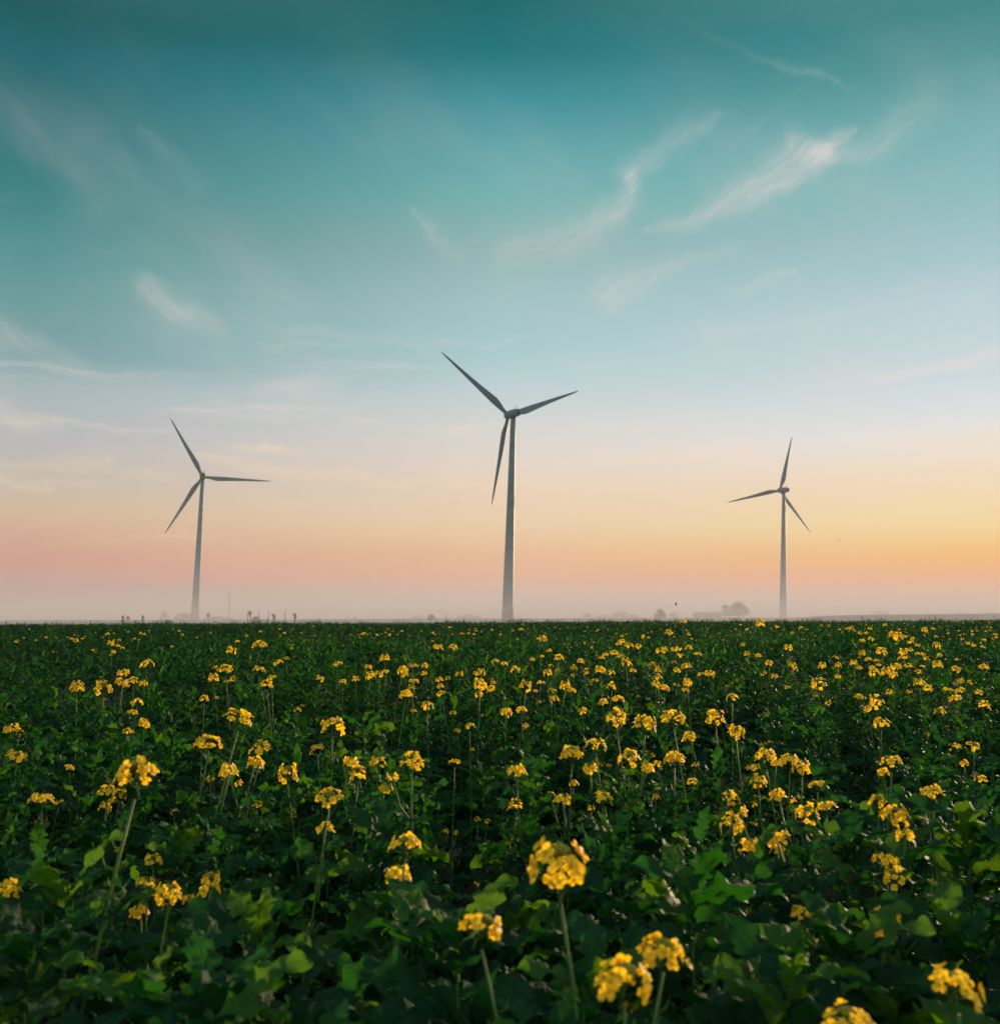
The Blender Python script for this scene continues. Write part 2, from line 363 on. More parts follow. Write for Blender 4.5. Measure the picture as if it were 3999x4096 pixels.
# ------------------------------------------------------------------ trees, barn and small things in the mist
m_crown = varied('crown_leaves', (.035, .045, .022), (.07, .075, .035), .6, .8, .2, translucent=(.06, .07, .02), tfac=.3)
m_bark = varied('bark', (.05, .042, .034), (.09, .075, .06), 1.5, .9, .1)
def tree(name, label, cat, px0, px1, pytop, Y, seed, lobes=7, group='trees in the mist', bare=.0, trunk=True, leafs=1500, zbase=.12):
    rg = np.random.default_rng(seed)
    a = at(px0, pytop, Y); b = at(px1, pytop, Y); w = b[0] - a[0]; h = max(a[2], 1.0); cx = (a[0] + b[0]) / 2
    root = tag(ob(name, None, loc=(cx, Y, 0)), label, cat, group)
    cs = []
    for i in range(lobes):
        th = rg.uniform(0, 2 * PI); rr = math.sqrt(rg.random()) * .30 * w
        zf = rg.uniform(zbase + .22, .80); wid = w * rg.uniform(.15, .25) * (1.15 - .4 * abs(zf - .5))
        cs.append((rr * math.cos(th) * (1.25 - .55 * zf), rr * math.sin(th) * .9, zf * h, wid, wid * rg.uniform(.6, .85) * min(1.3, h / w)))
    cs.append((0, 0, h * .74, w * .25, h * .25)); cs.append((-w * .3, 0, h * .42, w * .19, h * .24)); cs.append((w * .3, 0, h * .42, w * .19, h * .24))
    V = []; Q = []; s0 = .035 * max(w, h)
    for i in range(leafs):
        c = cs[rg.integers(len(cs))]; d = rg.normal(size=3); d /= np.linalg.norm(d); rr = rg.uniform(.55, 1.08)
        p = np.array([c[0] + d[0] * c[3] * rr, c[1] + d[1] * c[3] * rr, c[2] + d[2] * c[4] * rr])
        if p[2] < h * zbase * rg.uniform(.5, 1.2) or p[2] > h * 1.02: continue
        n1 = rg.normal(size=3); n1 /= np.linalg.norm(n1); n2 = np.cross(n1, rg.normal(size=3)); n2 /= np.linalg.norm(n2)
        s = s0 * rg.uniform(.5, 1.2); k = len(V)
        V += [p - n1 * s, p - n2 * s * .55, p + n1 * s, p + n2 * s * .55]; Q.append((k, k + 1, k + 2, k + 3))
    ob('crown', np_mesh('crown', V, Q, [m_crown], smooth=False), root)
    if trunk:
        bm = bmesh.new(); tr = .028 * h + .03
        tube(bm, [(0, 0, -.1), (0, 0, h * .12), (.02 * w, 0, h * .35), (0, 0, h * .72)], [tr * 1.5, tr, tr * .75, tr * .2], 8)
        for i in range(6):
            c = cs[i % len(cs)]
            tube(bm, [(0, 0, h * rg.uniform(.16, .4)), (c[0] * .55, c[1] * .55, c[2] * .8), (c[0], c[1], c[2])], [tr * .5, tr * .3, tr * .1], 6)
        ob('trunk', bm_mesh('trunk', bm, [m_bark]), root)
    return root
tree('round_tree', 'large rounded tree in the mist at the end of the long barn', 'tree', 2905, 2998, 2402, 560, 11, 12, leafs=3200)
tree('round_tree', 'slim ragged tree standing between barn roof and large round tree', 'tree', 2876, 2922, 2412, 575, 12, 6, leafs=900)
tree('small_tree', 'small dark round tree apart from the others, under the big bird', 'tree', 2612, 2664, 2431, 420, 13, 8, leafs=1500)
tree('small_tree', 'faint low tree just beside the small dark round tree', 'tree', 2672, 2716, 2446, 640, 14, 6, leafs=900)
tree('misty_tree', 'pointed pale tree before the row of misty trees', 'tree', 2325, 2368, 2446, 640, 15, 6, leafs=900)
tree('misty_tree', 'broad domed pale tree, tallest of the misty row', 'tree', 2436, 2508, 2442, 720, 16, 10, leafs=1400)
tree('misty_tree', 'low pale tree trailing the broad domed misty tree', 'tree', 2500, 2560, 2454, 740, 17, 7, leafs=900)
tree('misty_tree', 'faint spreading shrubby tree leading up to the broad domed one', 'tree', 2380, 2440, 2456, 760, 18, 7, leafs=900)
tree('dark_bush', 'dense dark bush on the horizon, alone ahead of the tallest turbine', 'bush', 1706, 1746, 2453, 380, 19, 7, 'bushes on the horizon', zbase=.02, leafs=1300)
tree('misty_tree', 'small pale tree between the dark bush and the tallest turbine', 'tree', 1772, 1800, 2449, 700, 20, 5, leafs=600)
tree('misty_tree', 'wide faint line of shrubbery before the tallest turbine', 'tree', 1818, 1925, 2458, 760, 21, 9, zbase=.03, leafs=1300, trunk=False)
tree('misty_tree', 'faint low shrubbery behind the dense dark bush', 'tree', 1645, 1700, 2459, 720, 22, 7, zbase=.03, leafs=800, trunk=False)
tree('misty_tree', 'tiny square hazy tree beyond the two dark hooded posts', 'tree', 1384, 1398, 2458, 700, 23, 4, leafs=400)
tree('misty_tree', 'low hazy clump trailing the tiny square tree', 'tree', 1410, 1440, 2462, 760, 24, 5, leafs=500, trunk=False)
tree('misty_tree', 'boxy pale tree two tower widths from the mast turbine', 'tree', 641, 678, 2441, 640, 25, 8, leafs=1300, zbase=.05)
tree('misty_tree', 'long low mound of trees against the foot of the mast turbine', 'tree', 692, 800, 2452, 680, 26, 12, leafs=1900, zbase=.02, trunk=False)
tree('misty_tree', 'low hazy scrub between striped sign and thin mast', 'tree', 808, 935, 2466, 660, 27, 10, leafs=1200, zbase=.02, trunk=False)
tree('brown_bush', 'rounded brown bush among the dry stalks', 'bush', 1000, 1046, 2463, 300, 28, 7, 'bushes on the horizon', leafs=900, zbase=.02, trunk=False)
tree('brown_bush', 'low brownish shrub on the ground below the grey posts', 'bush', 645, 700, 2477, 240, 29, 6, 'bushes on the horizon', leafs=700, zbase=.02, trunk=False)
tree('misty_tree', 'faint low tree line above the sunny embankment', 'tree', 3470, 3560, 2441, 780, 30, 9, leafs=1300, zbase=.03)
tree('misty_tree', 'small faint tree above the far end of the embankment', 'tree', 3815, 3858, 2438, 780, 31, 6, leafs=800)
tree('misty_tree', 'faint tree at the very end of the embankment', 'tree', 3925, 3975, 2436, 780, 32, 6, leafs=800)

m_wallb = varied('barn_wall', (.16, .14, .12), (.22, .19, .16), .4, .9, .1); m_roofb = varied('barn_roof', (.10, .09, .085), (.14, .12, .11), .6, .85, .2)
a = at(2782, 2451, 600); b = at(2884, 2451, 600); bw = b[0] - a[0]; hz = a[2]
barn = tag(ob('barn', None, loc=((a[0] + b[0]) / 2, 604, 0)), 'long low barn with a pitched roof, faint beside the round tree', 'barn')
bm = bmesh.new(); box(bm, (0, 0, hz * .29), (bw, 8, hz * .58)); ob('wall', bm_mesh('wall', bm, [m_wallb], False), barn)
bm = bmesh.new(); z0, z1 = hz * .57, hz
vv = [[bm.verts.new((x, y, z)) for y, z in ((-4.5, z0), (0, z1), (4.5, z0), (4.5, z0 + .25), (0, z1 + .25), (-4.5, z0 + .25))] for x in (-bw / 2 - .4, bw / 2 + .4)]
for i in range(6): bm.faces.new((vv[0][i], vv[0][(i + 1) % 6], vv[1][(i + 1) % 6], vv[1][i]))
bm.faces.new(vv[0]); bm.faces.new(vv[1]); ob('roof', bm_mesh('roof', bm, [m_roofb], False), barn)
bm = bmesh.new(); box(bm, (0, -4.05, 1.4), (3, .16, 2.8)); ob('door', bm_mesh('door', bm, [m_roofb], False), barn)

m_post = varied('dark_post', (.075, .088, .10), (.10, .11, .12), 3, .8, .2); m_orange = varied('orange_plastic', (.62, .13, .03), (.55, .10, .025), 2, .6, .3)
m_sign = varied('sign_white', (.6, .62, .62), (.5, .52, .52), 2, .6, .3); m_signb = varied('sign_blue', (.03, .09, .12), (.04, .11, .15), 2, .6, .3)
def post(px, pytop, pw, Y, label, kind):
    p = at(px, pytop, Y); k = Y / FPX; h = p[2]; w = pw * k
    root = tag(ob('marker_post', None, loc=(p[0], Y, 0)), label, 'post', 'marker posts on the misty ground')
    bm = bmesh.new()
    if kind == 'plain':
        box(bm, (0, 0, h * .5), (w, w * .7, h)); bmesh.ops.bevel(bm, geom=bm.edges[:], offset=w * .12, segments=1)
        ob('post_body', bm_mesh('post_body', bm, [m_post], False), root)
        bm = bmesh.new(); box(bm, (0, 0, h + .04 * w), (w * 1.12, w * .82, w * .18)); ob('cap', bm_mesh('cap', bm, [m_post], False), root)
    elif kind == 'hood':
        tube(bm, [(0, 0, -.05), (0, 0, h * .72)], [w * .28, w * .3], 10); ob('post_body', bm_mesh('post_body', bm, [m_post]), root)
        bm = bmesh.new(); L = 15 * k
        tube(bm, [(w * .12, 0, h - L * 1.5), (w * .10, 0, h - L * .8), (0, 0, h - L * .25), (-w * .05, 0, h)], [w * .36, w * .5, w * .48, w * .22], 12)
        tube(bm, [(-w * .2, 0, h - L * .35), (-w * .65, 0, h - L * .2), (-w * .95, 0, h - L * .02)], [w * .34, w * .2, w * .04], 10)
        ob('hood', bm_mesh('hood', bm, [m_post]), root)
    else:
        tube(bm, [(w * .2, 0, -.05), (w * .12, 0, h * .8)], [w * .12, w * .12], 8); ob('post_body', bm_mesh('post_body', bm, [m_post]), root)
        bm = bmesh.new(); L = 20 * k
        tube(bm, [(0, 0, h - L), (0, 0, h - L * .8), (0, 0, h - L * .45), (0, 0, h - L * .15), (0, 0, h)], [w * .15, w * .42, w * .52, w * .42, w * .1], 14)
        ob('disc', bm_mesh('disc', bm, [m_post]), root)
    return root
post(493, 2463, 8, 260, 'grey square post beside the orange box', 'plain')
post(573, 2463, 8, 260, 'grey square post standing alone, two box widths past the orange box', 'plain')
post(1096, 2455, 12, 280, 'dark hooded post with a beak, nearer to the brown bush', 'hood')
post(1180, 2453, 12, 280, 'dark hooded post with a beak, last before the empty horizon', 'hood')
post(1001, 2443, 13, 280, 'dark post with an oval head, by the brown bush', 'disc')
p = at(514, 2465, 260); k = 260 / FPX; root = tag(ob('orange_box', None, loc=(p[0], 260, 0)), 'bright orange box on a post at the horizon, next to a grey post', 'box')
bm = bmesh.new(); box(bm, (0, 0, p[2] - 7 * k), (12 * k, .5, 13 * k)); bmesh.ops.bevel(bm, geom=bm.edges[:], offset=.05, segments=1); ob('case', bm_mesh('case', bm, [m_orange], False), root)
bm = bmesh.new(); tube(bm, [(0, 0, -.05), (0, 0, p[2] - 13 * k)], [.07, .07], 8); ob('support', bm_mesh('support', bm, [m_post]), root)
p = at(834, 2452, 300); k = 300 / FPX; root = tag(ob('striped_sign', None, loc=(p[0], 300, 0)), 'small dark sign with a white stripe beside the mast turbine', 'sign')
bm = bmesh.new(); box(bm, (0, 0, p[2] - 8 * k), (12 * k, .06, 14 * k)); ob('panel', bm_mesh('panel', bm, [m_signb], False), root)
bm = bmesh.new(); box(bm, (0, -.05, p[2] - 8 * k), (10.5 * k, .04, 3.2 * k)); ob('stripe', bm_mesh('stripe', bm, [m_sign], False), root)
bm = bmesh.new(); tube(bm, [(0, .06, -.05), (0, .06, p[2] - 2 * k)], [.05, .05], 8); ob('pole', bm_mesh('pole', bm, [m_post]), root)
p = at(918, 2384, 700); mast = tag(ob('lattice_mast', None, loc=(p[0], 700, 0)), 'tall thin hazy mast between striped sign and oval headed post', 'mast')
bm = bmesh.new(); h = p[2]
for i in range(3):
    q = i * 2 * PI / 3; tube(bm, [(.7 * math.cos(q), .7 * math.sin(q), 0), (.3 * math.cos(q), .3 * math.sin(q), h)], [.13, .1], 5)
for j in range(int(h / 1.6)):
    q = j * 2 * PI / 3; r0 = .7 - .4 * (j * 1.6 / h); r1 = .7 - .4 * ((j + 1) * 1.6 / h)
    tube(bm, [(r0 * math.cos(q), r0 * math.sin(q), j * 1.6), (r1 * math.cos(q + 2 * PI / 3), r1 * math.sin(q + 2 * PI / 3), j * 1.6 + 1.6)], [.06, .06], 4)
ob('frame', bm_mesh('frame', bm, [m_post]), mast)
bm = bmesh.new(); tube(bm, [(0, 0, h - .5), (0, 0, h + 2.5)], [.08, .05], 6); ob('antenna', bm_mesh('antenna', bm, [m_post]), mast)
m_stalk = varied('dry_stalk', (.10, .08, .05), (.16, .12, .08), 5, .9, .1)
for i, (px, py, lab) in enumerate([(992, 2437, 'thin dry stalk just ahead of the oval headed post'), (1035, 2438, 'thin bare dry stalk rising from the brown bush'), (1073, 2436, 'thin dry stalk beside the first hooded post'),
                                   (1140, 2438, 'tall dry stalk midway between the two hooded posts'), (28, 2478, 'short dry stalk where the horizon meets the dim end'), (365, 2478, 'short dry stalk before the grey square posts'), (1276, 2466, 'short orange dry stalk past the last hooded post')]):
    p = at(px, py, 210); rg = random.Random(i); h = p[2]
    root = tag(ob('dry_stalk', None, loc=(p[0], 210, 0)), lab, 'dry stalk', 'dry stalks at the field edge')
    bm = bmesh.new(); tube(bm, [(0, 0, 0), (rg.uniform(-.04, .04), 0, h * .5), (rg.uniform(-.1, .1), 0, h)], [.045, .04, .025], 6); ob('stem', bm_mesh('stem', bm, [m_stalk]), root)
    for j in range(8):
        bm = bmesh.new(); z = h * rg.uniform(.25, .75); s = rg.choice((-1, 1)); tube(bm, [(0, 0, z), (s * rg.uniform(.1, .35), rg.uniform(-.2, .2), z + rg.uniform(.1, .4))], [.03, .015], 5)
        ob('twig', bm_mesh('twig', bm, [m_stalk]), root)

m_bird = varied('bird_feathers', (.03, .025, .022), (.06, .045, .035), 6, .8, .2)
def bird(px, py, Y, span, lift, yaw, label):
    p = at(px, py, Y); root = tag(ob('flying_bird', None, loc=p), label, 'bird', 'birds in flight'); root.rotation_euler = (0, 0, rad(yaw))
    bm = bmesh.new(); L = span * .42
    tube(bm, [(L * .55, 0, .0), (L * .38, 0, .03 * L), (L * .15, 0, .02 * L), (-L * .2, 0, 0), (-L * .42, 0, 0)], [L * .02, L * .09, L * .13, L * .09, L * .03], 10)
    b1 = [bm.verts.new(v) for v in ((-L * .38, -L * .04, 0), (-L * .38, L * .04, 0), (-L * .72, L * .13, 0), (-L * .72, -L * .13, 0))]; bm.faces.new(b1)
    ob('body', bm_mesh('body', bm, [m_bird]), root)
    for s in (-1, 1):
        bm = bmesh.new(); rows = []
        for f, c0, c1 in ((0, .2, -.16), (.25, .26, -.18), (.5, .24, -.14), (.78, .12, -.14), (1, -.02, -.10)):
            y = s * span * .5 * f * math.cos(lift * (.7 + .3 * f)); z = span * .5 * f * math.sin(lift) * (1 - .15 * f)
            rows.append([bm.verts.new((L * c0, y, z + .012 * span)), bm.verts.new((L * c1, y, z + .012 * span)), bm.verts.new((L * c1, y, z)), bm.verts.new((L * c0, y, z))])
        for u, w in zip(rows, rows[1:]):
            for i in range(4): bm.faces.new((u[i], u[(i + 1) % 4], w[(i + 1) % 4], w[i]))
        bm.faces.new(rows[0]); bm.faces.new(rows[-1][::-1]); ob('wing', bm_mesh('wing', bm, [m_bird]), root)
bird(2703, 2420, 90, .62, 1.15, 165, 'brown bird with raised wings low above the small dark tree')
bird(3352, 2162, 220, .95, .5, 110, 'dark bird gliding past the smallest turbine, on the sunny side')
bird(1907, 1340, 200, .42, .3, 60, 'dark speck of a bird high above the tallest turbine')
bird(1831, 2010, 200, .52, .9, 20, 'bird flapping beside the lowest blade tip of the tallest turbine')
bird(1752, 1975, 240, .4, .2, 100, 'tiny bird further from the lowest blade tip of the tallest turbine')
bird(1057, 2126, 200, .5, .6, 60, 'bird in the orange haze above the dark posts, past the level blade')
bird(580, 2145, 220, .48, .6, 130, 'tiny bird below the lower blade of the mast turbine')
bird(231, 2141, 240, .45, .4, 60, 'tiny bird in the pink haze at the dim end')
bird(2702, 1938, 200, .42, .8, 30, 'small dark bird midway between the tallest and smallest turbines')
bird(2991, 2321, 200, .42, .8, 40, 'small bird above the large round tree')
bird(3309, 2387, 200, .42, .5, 120, 'small bird low over the embankment, past the smallest turbine')
bird(3538, 2316, 220, .36, .5, 80, 'tiny bird high above the embankment in the orange glow')
bird(207, 2469, 230, .55, .1, 85, 'dark bird low over the ground at the dim end, wings level')
bird(190, 2476, 230, .45, .9, 60, 'dark bird almost on the ground at the dim end')

# ------------------------------------------------------------------ mustard field
rng = np.random.default_rng(7)
# leaf: dark, waxy, see-through when the low sun stands behind it
m_leaf, n, b = mat('mustard_leaf', (.03, .06, .02), .42, .085)
at_t = n.new('ShaderNodeAttribute', attribute_name='tone'); at_p = n.new('ShaderNodeAttribute', attribute_name='leafpos')
sx = n.new('ShaderNodeSeparateXYZ'); n.l.new(at_p.outputs['Vector'], sx.inputs[0])
tv = n.m('ABSOLUTE', sx.outputs[1])
vein = n.m('SINE', n.m('MULTIPLY', n.m('SUBTRACT', sx.outputs[0], n.m('MULTIPLY', tv, .16)), 46.0))
vein = n.smooth(vein, .72, 1.0); mid = n.smooth(tv, .10, .03)
veins = n.m('MAXIMUM', n.m('MULTIPLY', vein, .55), mid)
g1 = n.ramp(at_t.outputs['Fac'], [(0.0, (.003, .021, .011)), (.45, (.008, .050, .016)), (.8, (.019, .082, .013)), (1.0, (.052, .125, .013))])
tcn = n.new('ShaderNodeTexCoord'); blot = n.noise(tcn.outputs['Object'], 38, 3, .6)
g2 = n.mix(n.m('MULTIPLY', n.smooth(blot, .45, .8), .45), g1, (.012, .036, .014, 1))
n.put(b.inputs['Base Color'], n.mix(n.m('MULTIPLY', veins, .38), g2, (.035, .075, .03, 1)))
n.put(b.inputs['Roughness'], n.m('MULTIPLY_ADD', blot, .25, .48))
bp = n.new('ShaderNodeBump'); bp.inputs['Strength'].default_value = .38; bp.inputs['Distance'].default_value = .004
n.put(bp.inputs['Height'], n.m('SUBTRACT', n.m('MULTIPLY', n.noise(tcn.outputs['Object'], 95, 2, .5), .8), veins)); n.l.new(bp.outputs[0], b.inputs['Normal'])
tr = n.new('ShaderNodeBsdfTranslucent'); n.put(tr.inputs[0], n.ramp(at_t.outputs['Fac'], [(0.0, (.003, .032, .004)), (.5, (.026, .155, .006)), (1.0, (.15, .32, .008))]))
n.l.new(bp.outputs[0], tr.inputs['Normal'])
ms = n.new('ShaderNodeMixShader'); ms.inputs[0].default_value = .36
n.l.new(b.outputs[0], ms.inputs[1]); n.l.new(tr.outputs[0], ms.inputs[2]); n.l.new(ms.outputs[0], n.n['Material Output'].inputs[0])

def leaf_template(ns, nx, seed, drop, jag=True):
    r = np.random.default_rng(seed); pet = .03 if drop < 1.1 else .09
    s = np.linspace(0, 1, ns + 1); w = np.zeros(ns + 1)
    u = np.clip((s - pet - .14) / (.86 - pet), 0, 1); w_t = .50 * u ** .62 * (1 - u) ** .95         # end lobe, drawn out to a point
    w_l = .085 * np.clip(np.sin(PI * np.clip((s - pet) / .34, 0, 1)), 0, 1)                       # small side lobes
    w = np.maximum(w_t, w_l) + .012
    if jag:
        tooth = lambda k, p: np.abs(((s * k + p) % 1.0) * 2 - 1)
        k1, k2, p1, p2 = r.uniform(5.5, 7.5), r.uniform(5.5, 7.5), r.random(), r.random()
        saw = lambda k, p: np.minimum(((s * k + p) % 1.0) * 1.25, (1 - (s * k + p) % 1.0) * 5)
        wl = w * (.72 + .36 * saw(k1, p1)); wr = w * (.72 + .36 * saw(k2, p2))
        notch = 1 - .50 * np.exp(-((s - r.uniform(.40, .5)) / .045) ** 2); wl *= notch; wr *= 1 - .55 * np.exp(-((s - r.uniform(.40, .52)) / .045) ** 2)
    else: wl = wr = w
    ang = drop * (s ** 1.5) + .15 * np.sin(s * 7 + r.uniform(0, 6)); side = r.uniform(-.35, .35) * s ** 2
    ds = 1 / ns; x = np.concatenate([[0], np.cumsum(np.cos(ang[:-1]) * ds)]); z = np.concatenate([[0], -np.cumsum(np.sin(ang[:-1]) * ds)])
    fold = r.uniform(.25, 1.1); twist = r.uniform(-1.0, 1.0) * s ** 1.5
    V = []; P = []; ph = r.uniform(0, 6, 3)
    tgrid = np.linspace(-1, 1, nx + 1)
    for i in range(ns + 1):
        for tt in tgrid:
            ww = (wl if tt < 0 else wr)[i]; y = tt * ww
            up = fold * abs(y) - .55 * abs(tt) ** 3 * ww * (.3 + fold) + .050 * abs(tt) * math.sin(s[i] * 17 + ph[0] + tt * 2) + .022 * math.sin(s[i] * 31 + ph[1] + 4 * tt) * min(1, ww * 6)
            yy = y * math.cos(twist[i]) - up * math.sin(twist[i]); uu = y * math.sin(twist[i]) + up * math.cos(twist[i])
            V.append((x[i] + uu * math.sin(ang[i]), yy + side[i] * .4, z[i] + uu * math.cos(ang[i]))); P.append((s[i], tt, 0))
    Q = [(i * (nx + 1) + j, i * (nx + 1) + j + 1, (i + 1) * (nx + 1) + j + 1, (i + 1) * (nx + 1) + j) for i in range(ns) for j in range(nx)]
    return np.array(V), np.array(Q), np.array(P)
T_HI = [leaf_template(38, 4, i, d) for i, d in enumerate(np.linspace(.6, 2.0, 12))]
T_MD = [leaf_template(13, 4, 40 + i, d) for i, d in enumerate(np.linspace(.6, 2.0, 10))]
T_LO = [leaf_template(6, 2, 80 + i, d, True) for i, d in enumerate(np.linspace(.4, 2.0, 8))]
T_FAR = [leaf_template(3, 2, 120 + i, d, False) for i, d in enumerate(np.linspace(.4, 1.8, 6))]

def hash_noise(x, y, f, seed):          # smooth value noise for the height of the canopy
    g = np.random.default_rng(seed).random((257, 257)); X = x * f + 1000.3; Y = y * f + 1000.7
    xi = np.floor(X).astype(int); yi = np.floor(Y).astype(int); fx = X - xi; fy = Y - yi
    fx = fx * fx * (3 - 2 * fx); fy = fy * fy * (3 - 2 * fy); q = lambda a, b: g[a % 257, b % 257]
    return (q(xi, yi) * (1 - fx) + q(xi + 1, yi) * fx) * (1 - fy) + (q(xi, yi + 1) * (1 - fx) + q(xi + 1, yi + 1) * fx) * fy
def canopy(x, y):
    h = .98 + .26 * (hash_noise(x, y, 1.1, 1) - .5) + .20 * (hash_noise(x, y, 2.3, 4) - .5) + .22 * (hash_noise(x, y, .28, 2) - .5) + .10 * (hash_noise(x, y, .07, 3) - .5)
    h = h - .17 * np.clip((y - 30) / 50, 0, 1)
    return h - .10 * np.clip((2.4 - y) / 1.4, 0, 1)

def pixel_size(px, py, w):
    dep = -(ray(px, py)[2]) / math.hypot(ray(px, py)[0], ray(px, py)[1])
    Dw = .062 * FPX / w; Dy = .30 / max(dep, .004)
    Dd = Dw ** .5 * Dy ** .5 if dep > .012 else Dw
    return min(max(Dd, 1.02), 60)
# flower heads of the photograph: (x, y, width) in photograph pixels
def heads(x0, y0, s, txt):
    v = [float(q) for q in txt.replace('\n', ',').split(',') if q.strip()]
    return [(x0 + v[i] / s, y0 + v[i + 1] / s, v[i + 2] / s) for i in range(0, len(v), 3)]
HD = heads(0, 2460, 1.904, '''843,215,62,902,235,40,935,250,34,868,282,40,845,305,24,708,270,28,733,283,18,1312,240,26,1120,370,105,940,440,105,930,515,110,1017,500,88,1095,520,70,1148,537,28,587,548,122,790,557,138,757,512,55,743,635,30,795,642,32,1075,620,22,1042,662,88,1013,740,88,1012,836,36,977,880,86,917,857,26,1097,828,88,90,863,122,1765,275,78,1640,405,50,1722,408,112,1625,480,80,1735,505,60,1775,482,44,1695,528,24,1648,528,20,1558,635,70,1650,630,48,1605,655,28,1553,730,22,1815,780,225,1590,975,212,130,1070,155,848,1027,26,937,1090,28,200,895,16,
570,152,16,515,170,22,548,182,28,580,195,44,650,163,18,630,180,24,430,170,18,352,170,24,278,192,20,187,175,22,148,192,20,125,203,30,90,160,12,68,210,14,843,118,18,822,145,36,870,140,18,783,170,18,910,190,28,870,190,18,968,215,16,1070,138,26,1098,145,26,1027,180,24,1058,188,20,1365,120,26,1395,150,22,1275,140,16,1607,135,16,1878,160,24,1810,200,40,1852,213,16,955,115,14,978,128,20,405,280,20,437,285,14''')
HD += heads(1000, 2460, 1.904, '''75,225,105,215,365,75,278,328,58,68,410,98,165,475,76,130,525,95,210,540,16,290,230,24,326,228,24,318,255,30,585,215,26,550,256,18,668,372,72,538,483,62,706,505,66,806,487,64,1025,330,76,900,396,58,915,465,76,985,450,70,1030,432,60,975,553,18,1160,415,86,1180,455,60,1240,385,66,1330,385,60,1290,380,20,1325,447,58,1248,500,80,1190,500,20,1232,550,60,1182,603,112,1285,598,30,1350,690,100,1245,725,56,1000,745,22,1430,240,82,1548,245,74,1392,198,22,1455,332,22,1615,298,22,1515,310,18,1440,490,60,1505,485,50,1450,545,70,1450,597,72,1595,447,66,1870,352,58,1760,435,64,1720,450,50,1750,530,105,1850,515,42,1835,565,64,1740,605,84,1800,590,30,360,722,58,400,690,40,630,840,185,85,1010,180,515,1010,110,465,1055,40,1545,745,60,1585,765,36,1580,880,60,1622,870,36,1672,845,76,1695,1028,40,1235,945,30,
230,108,18,262,138,28,230,158,22,316,162,20,300,188,14,470,160,18,495,157,16,610,157,16,80,125,22,830,172,28,796,178,14,865,140,36,890,152,20,912,140,20,968,152,24,1033,135,14,1060,152,28,1125,150,14,1157,122,22,1050,105,16,1392,135,26,1410,148,14,1715,103,16,1670,112,14,1720,120,26,1520,92,30,1840,112,20,1620,140,24''')
HD += heads(2000, 2460, 1.904, '''320,180,76,372,270,46,318,315,42,242,335,46,447,325,78,385,383,40,360,437,80,440,420,40,35,370,60,118,412,72,475,450,18,610,352,58,558,405,62,550,460,36,650,440,46,655,410,34,195,535,105,310,515,66,268,580,42,395,575,66,495,535,90,545,570,76,295,662,50,410,642,70,48,735,100,160,720,90,165,785,30,195,845,62,240,738,30,850,540,78,675,528,44,725,495,58,490,222,20,695,250,26,915,205,72,980,232,70,1052,238,60,765,325,66,798,300,50,865,290,70,915,310,70,760,420,90,845,435,64,815,355,16,958,365,76,912,400,36,1012,420,54,1280,135,66,1225,270,100,1335,260,80,1365,305,56,1435,250,60,1500,295,60,1490,340,20,1345,420,60,1412,390,76,1155,375,50,1195,405,56,1215,432,36,1195,475,70,1185,525,70,1245,555,90,1340,530,50,1425,515,80,1410,570,60,1525,450,56,1595,445,90,1325,355,30,1392,50,62,1845,225,44,1880,295,54,1765,625,98,1730,540,44,785,660,84,895,640,100,1048,620,40,1048,680,32,1110,675,20,1225,650,20,882,775,175,1100,825,185,1318,775,195,1640,785,158,1795,890,145,625,730,84,912,880,26,1735,848,36,10,950,24,545,1050,180,730,985,155,980,1085,180,1110,1040,40,1165,1070,40,1325,1085,160,1200,1135,70,720,1100,60,
655,170,16,713,208,18,645,215,22,885,140,14,928,162,30,1090,165,36,1125,138,14,1155,128,14,1125,172,20,1320,168,16,1440,150,24,1695,190,16,170,72,16,160,112,40,95,122,16,318,122,12,427,92,12''')
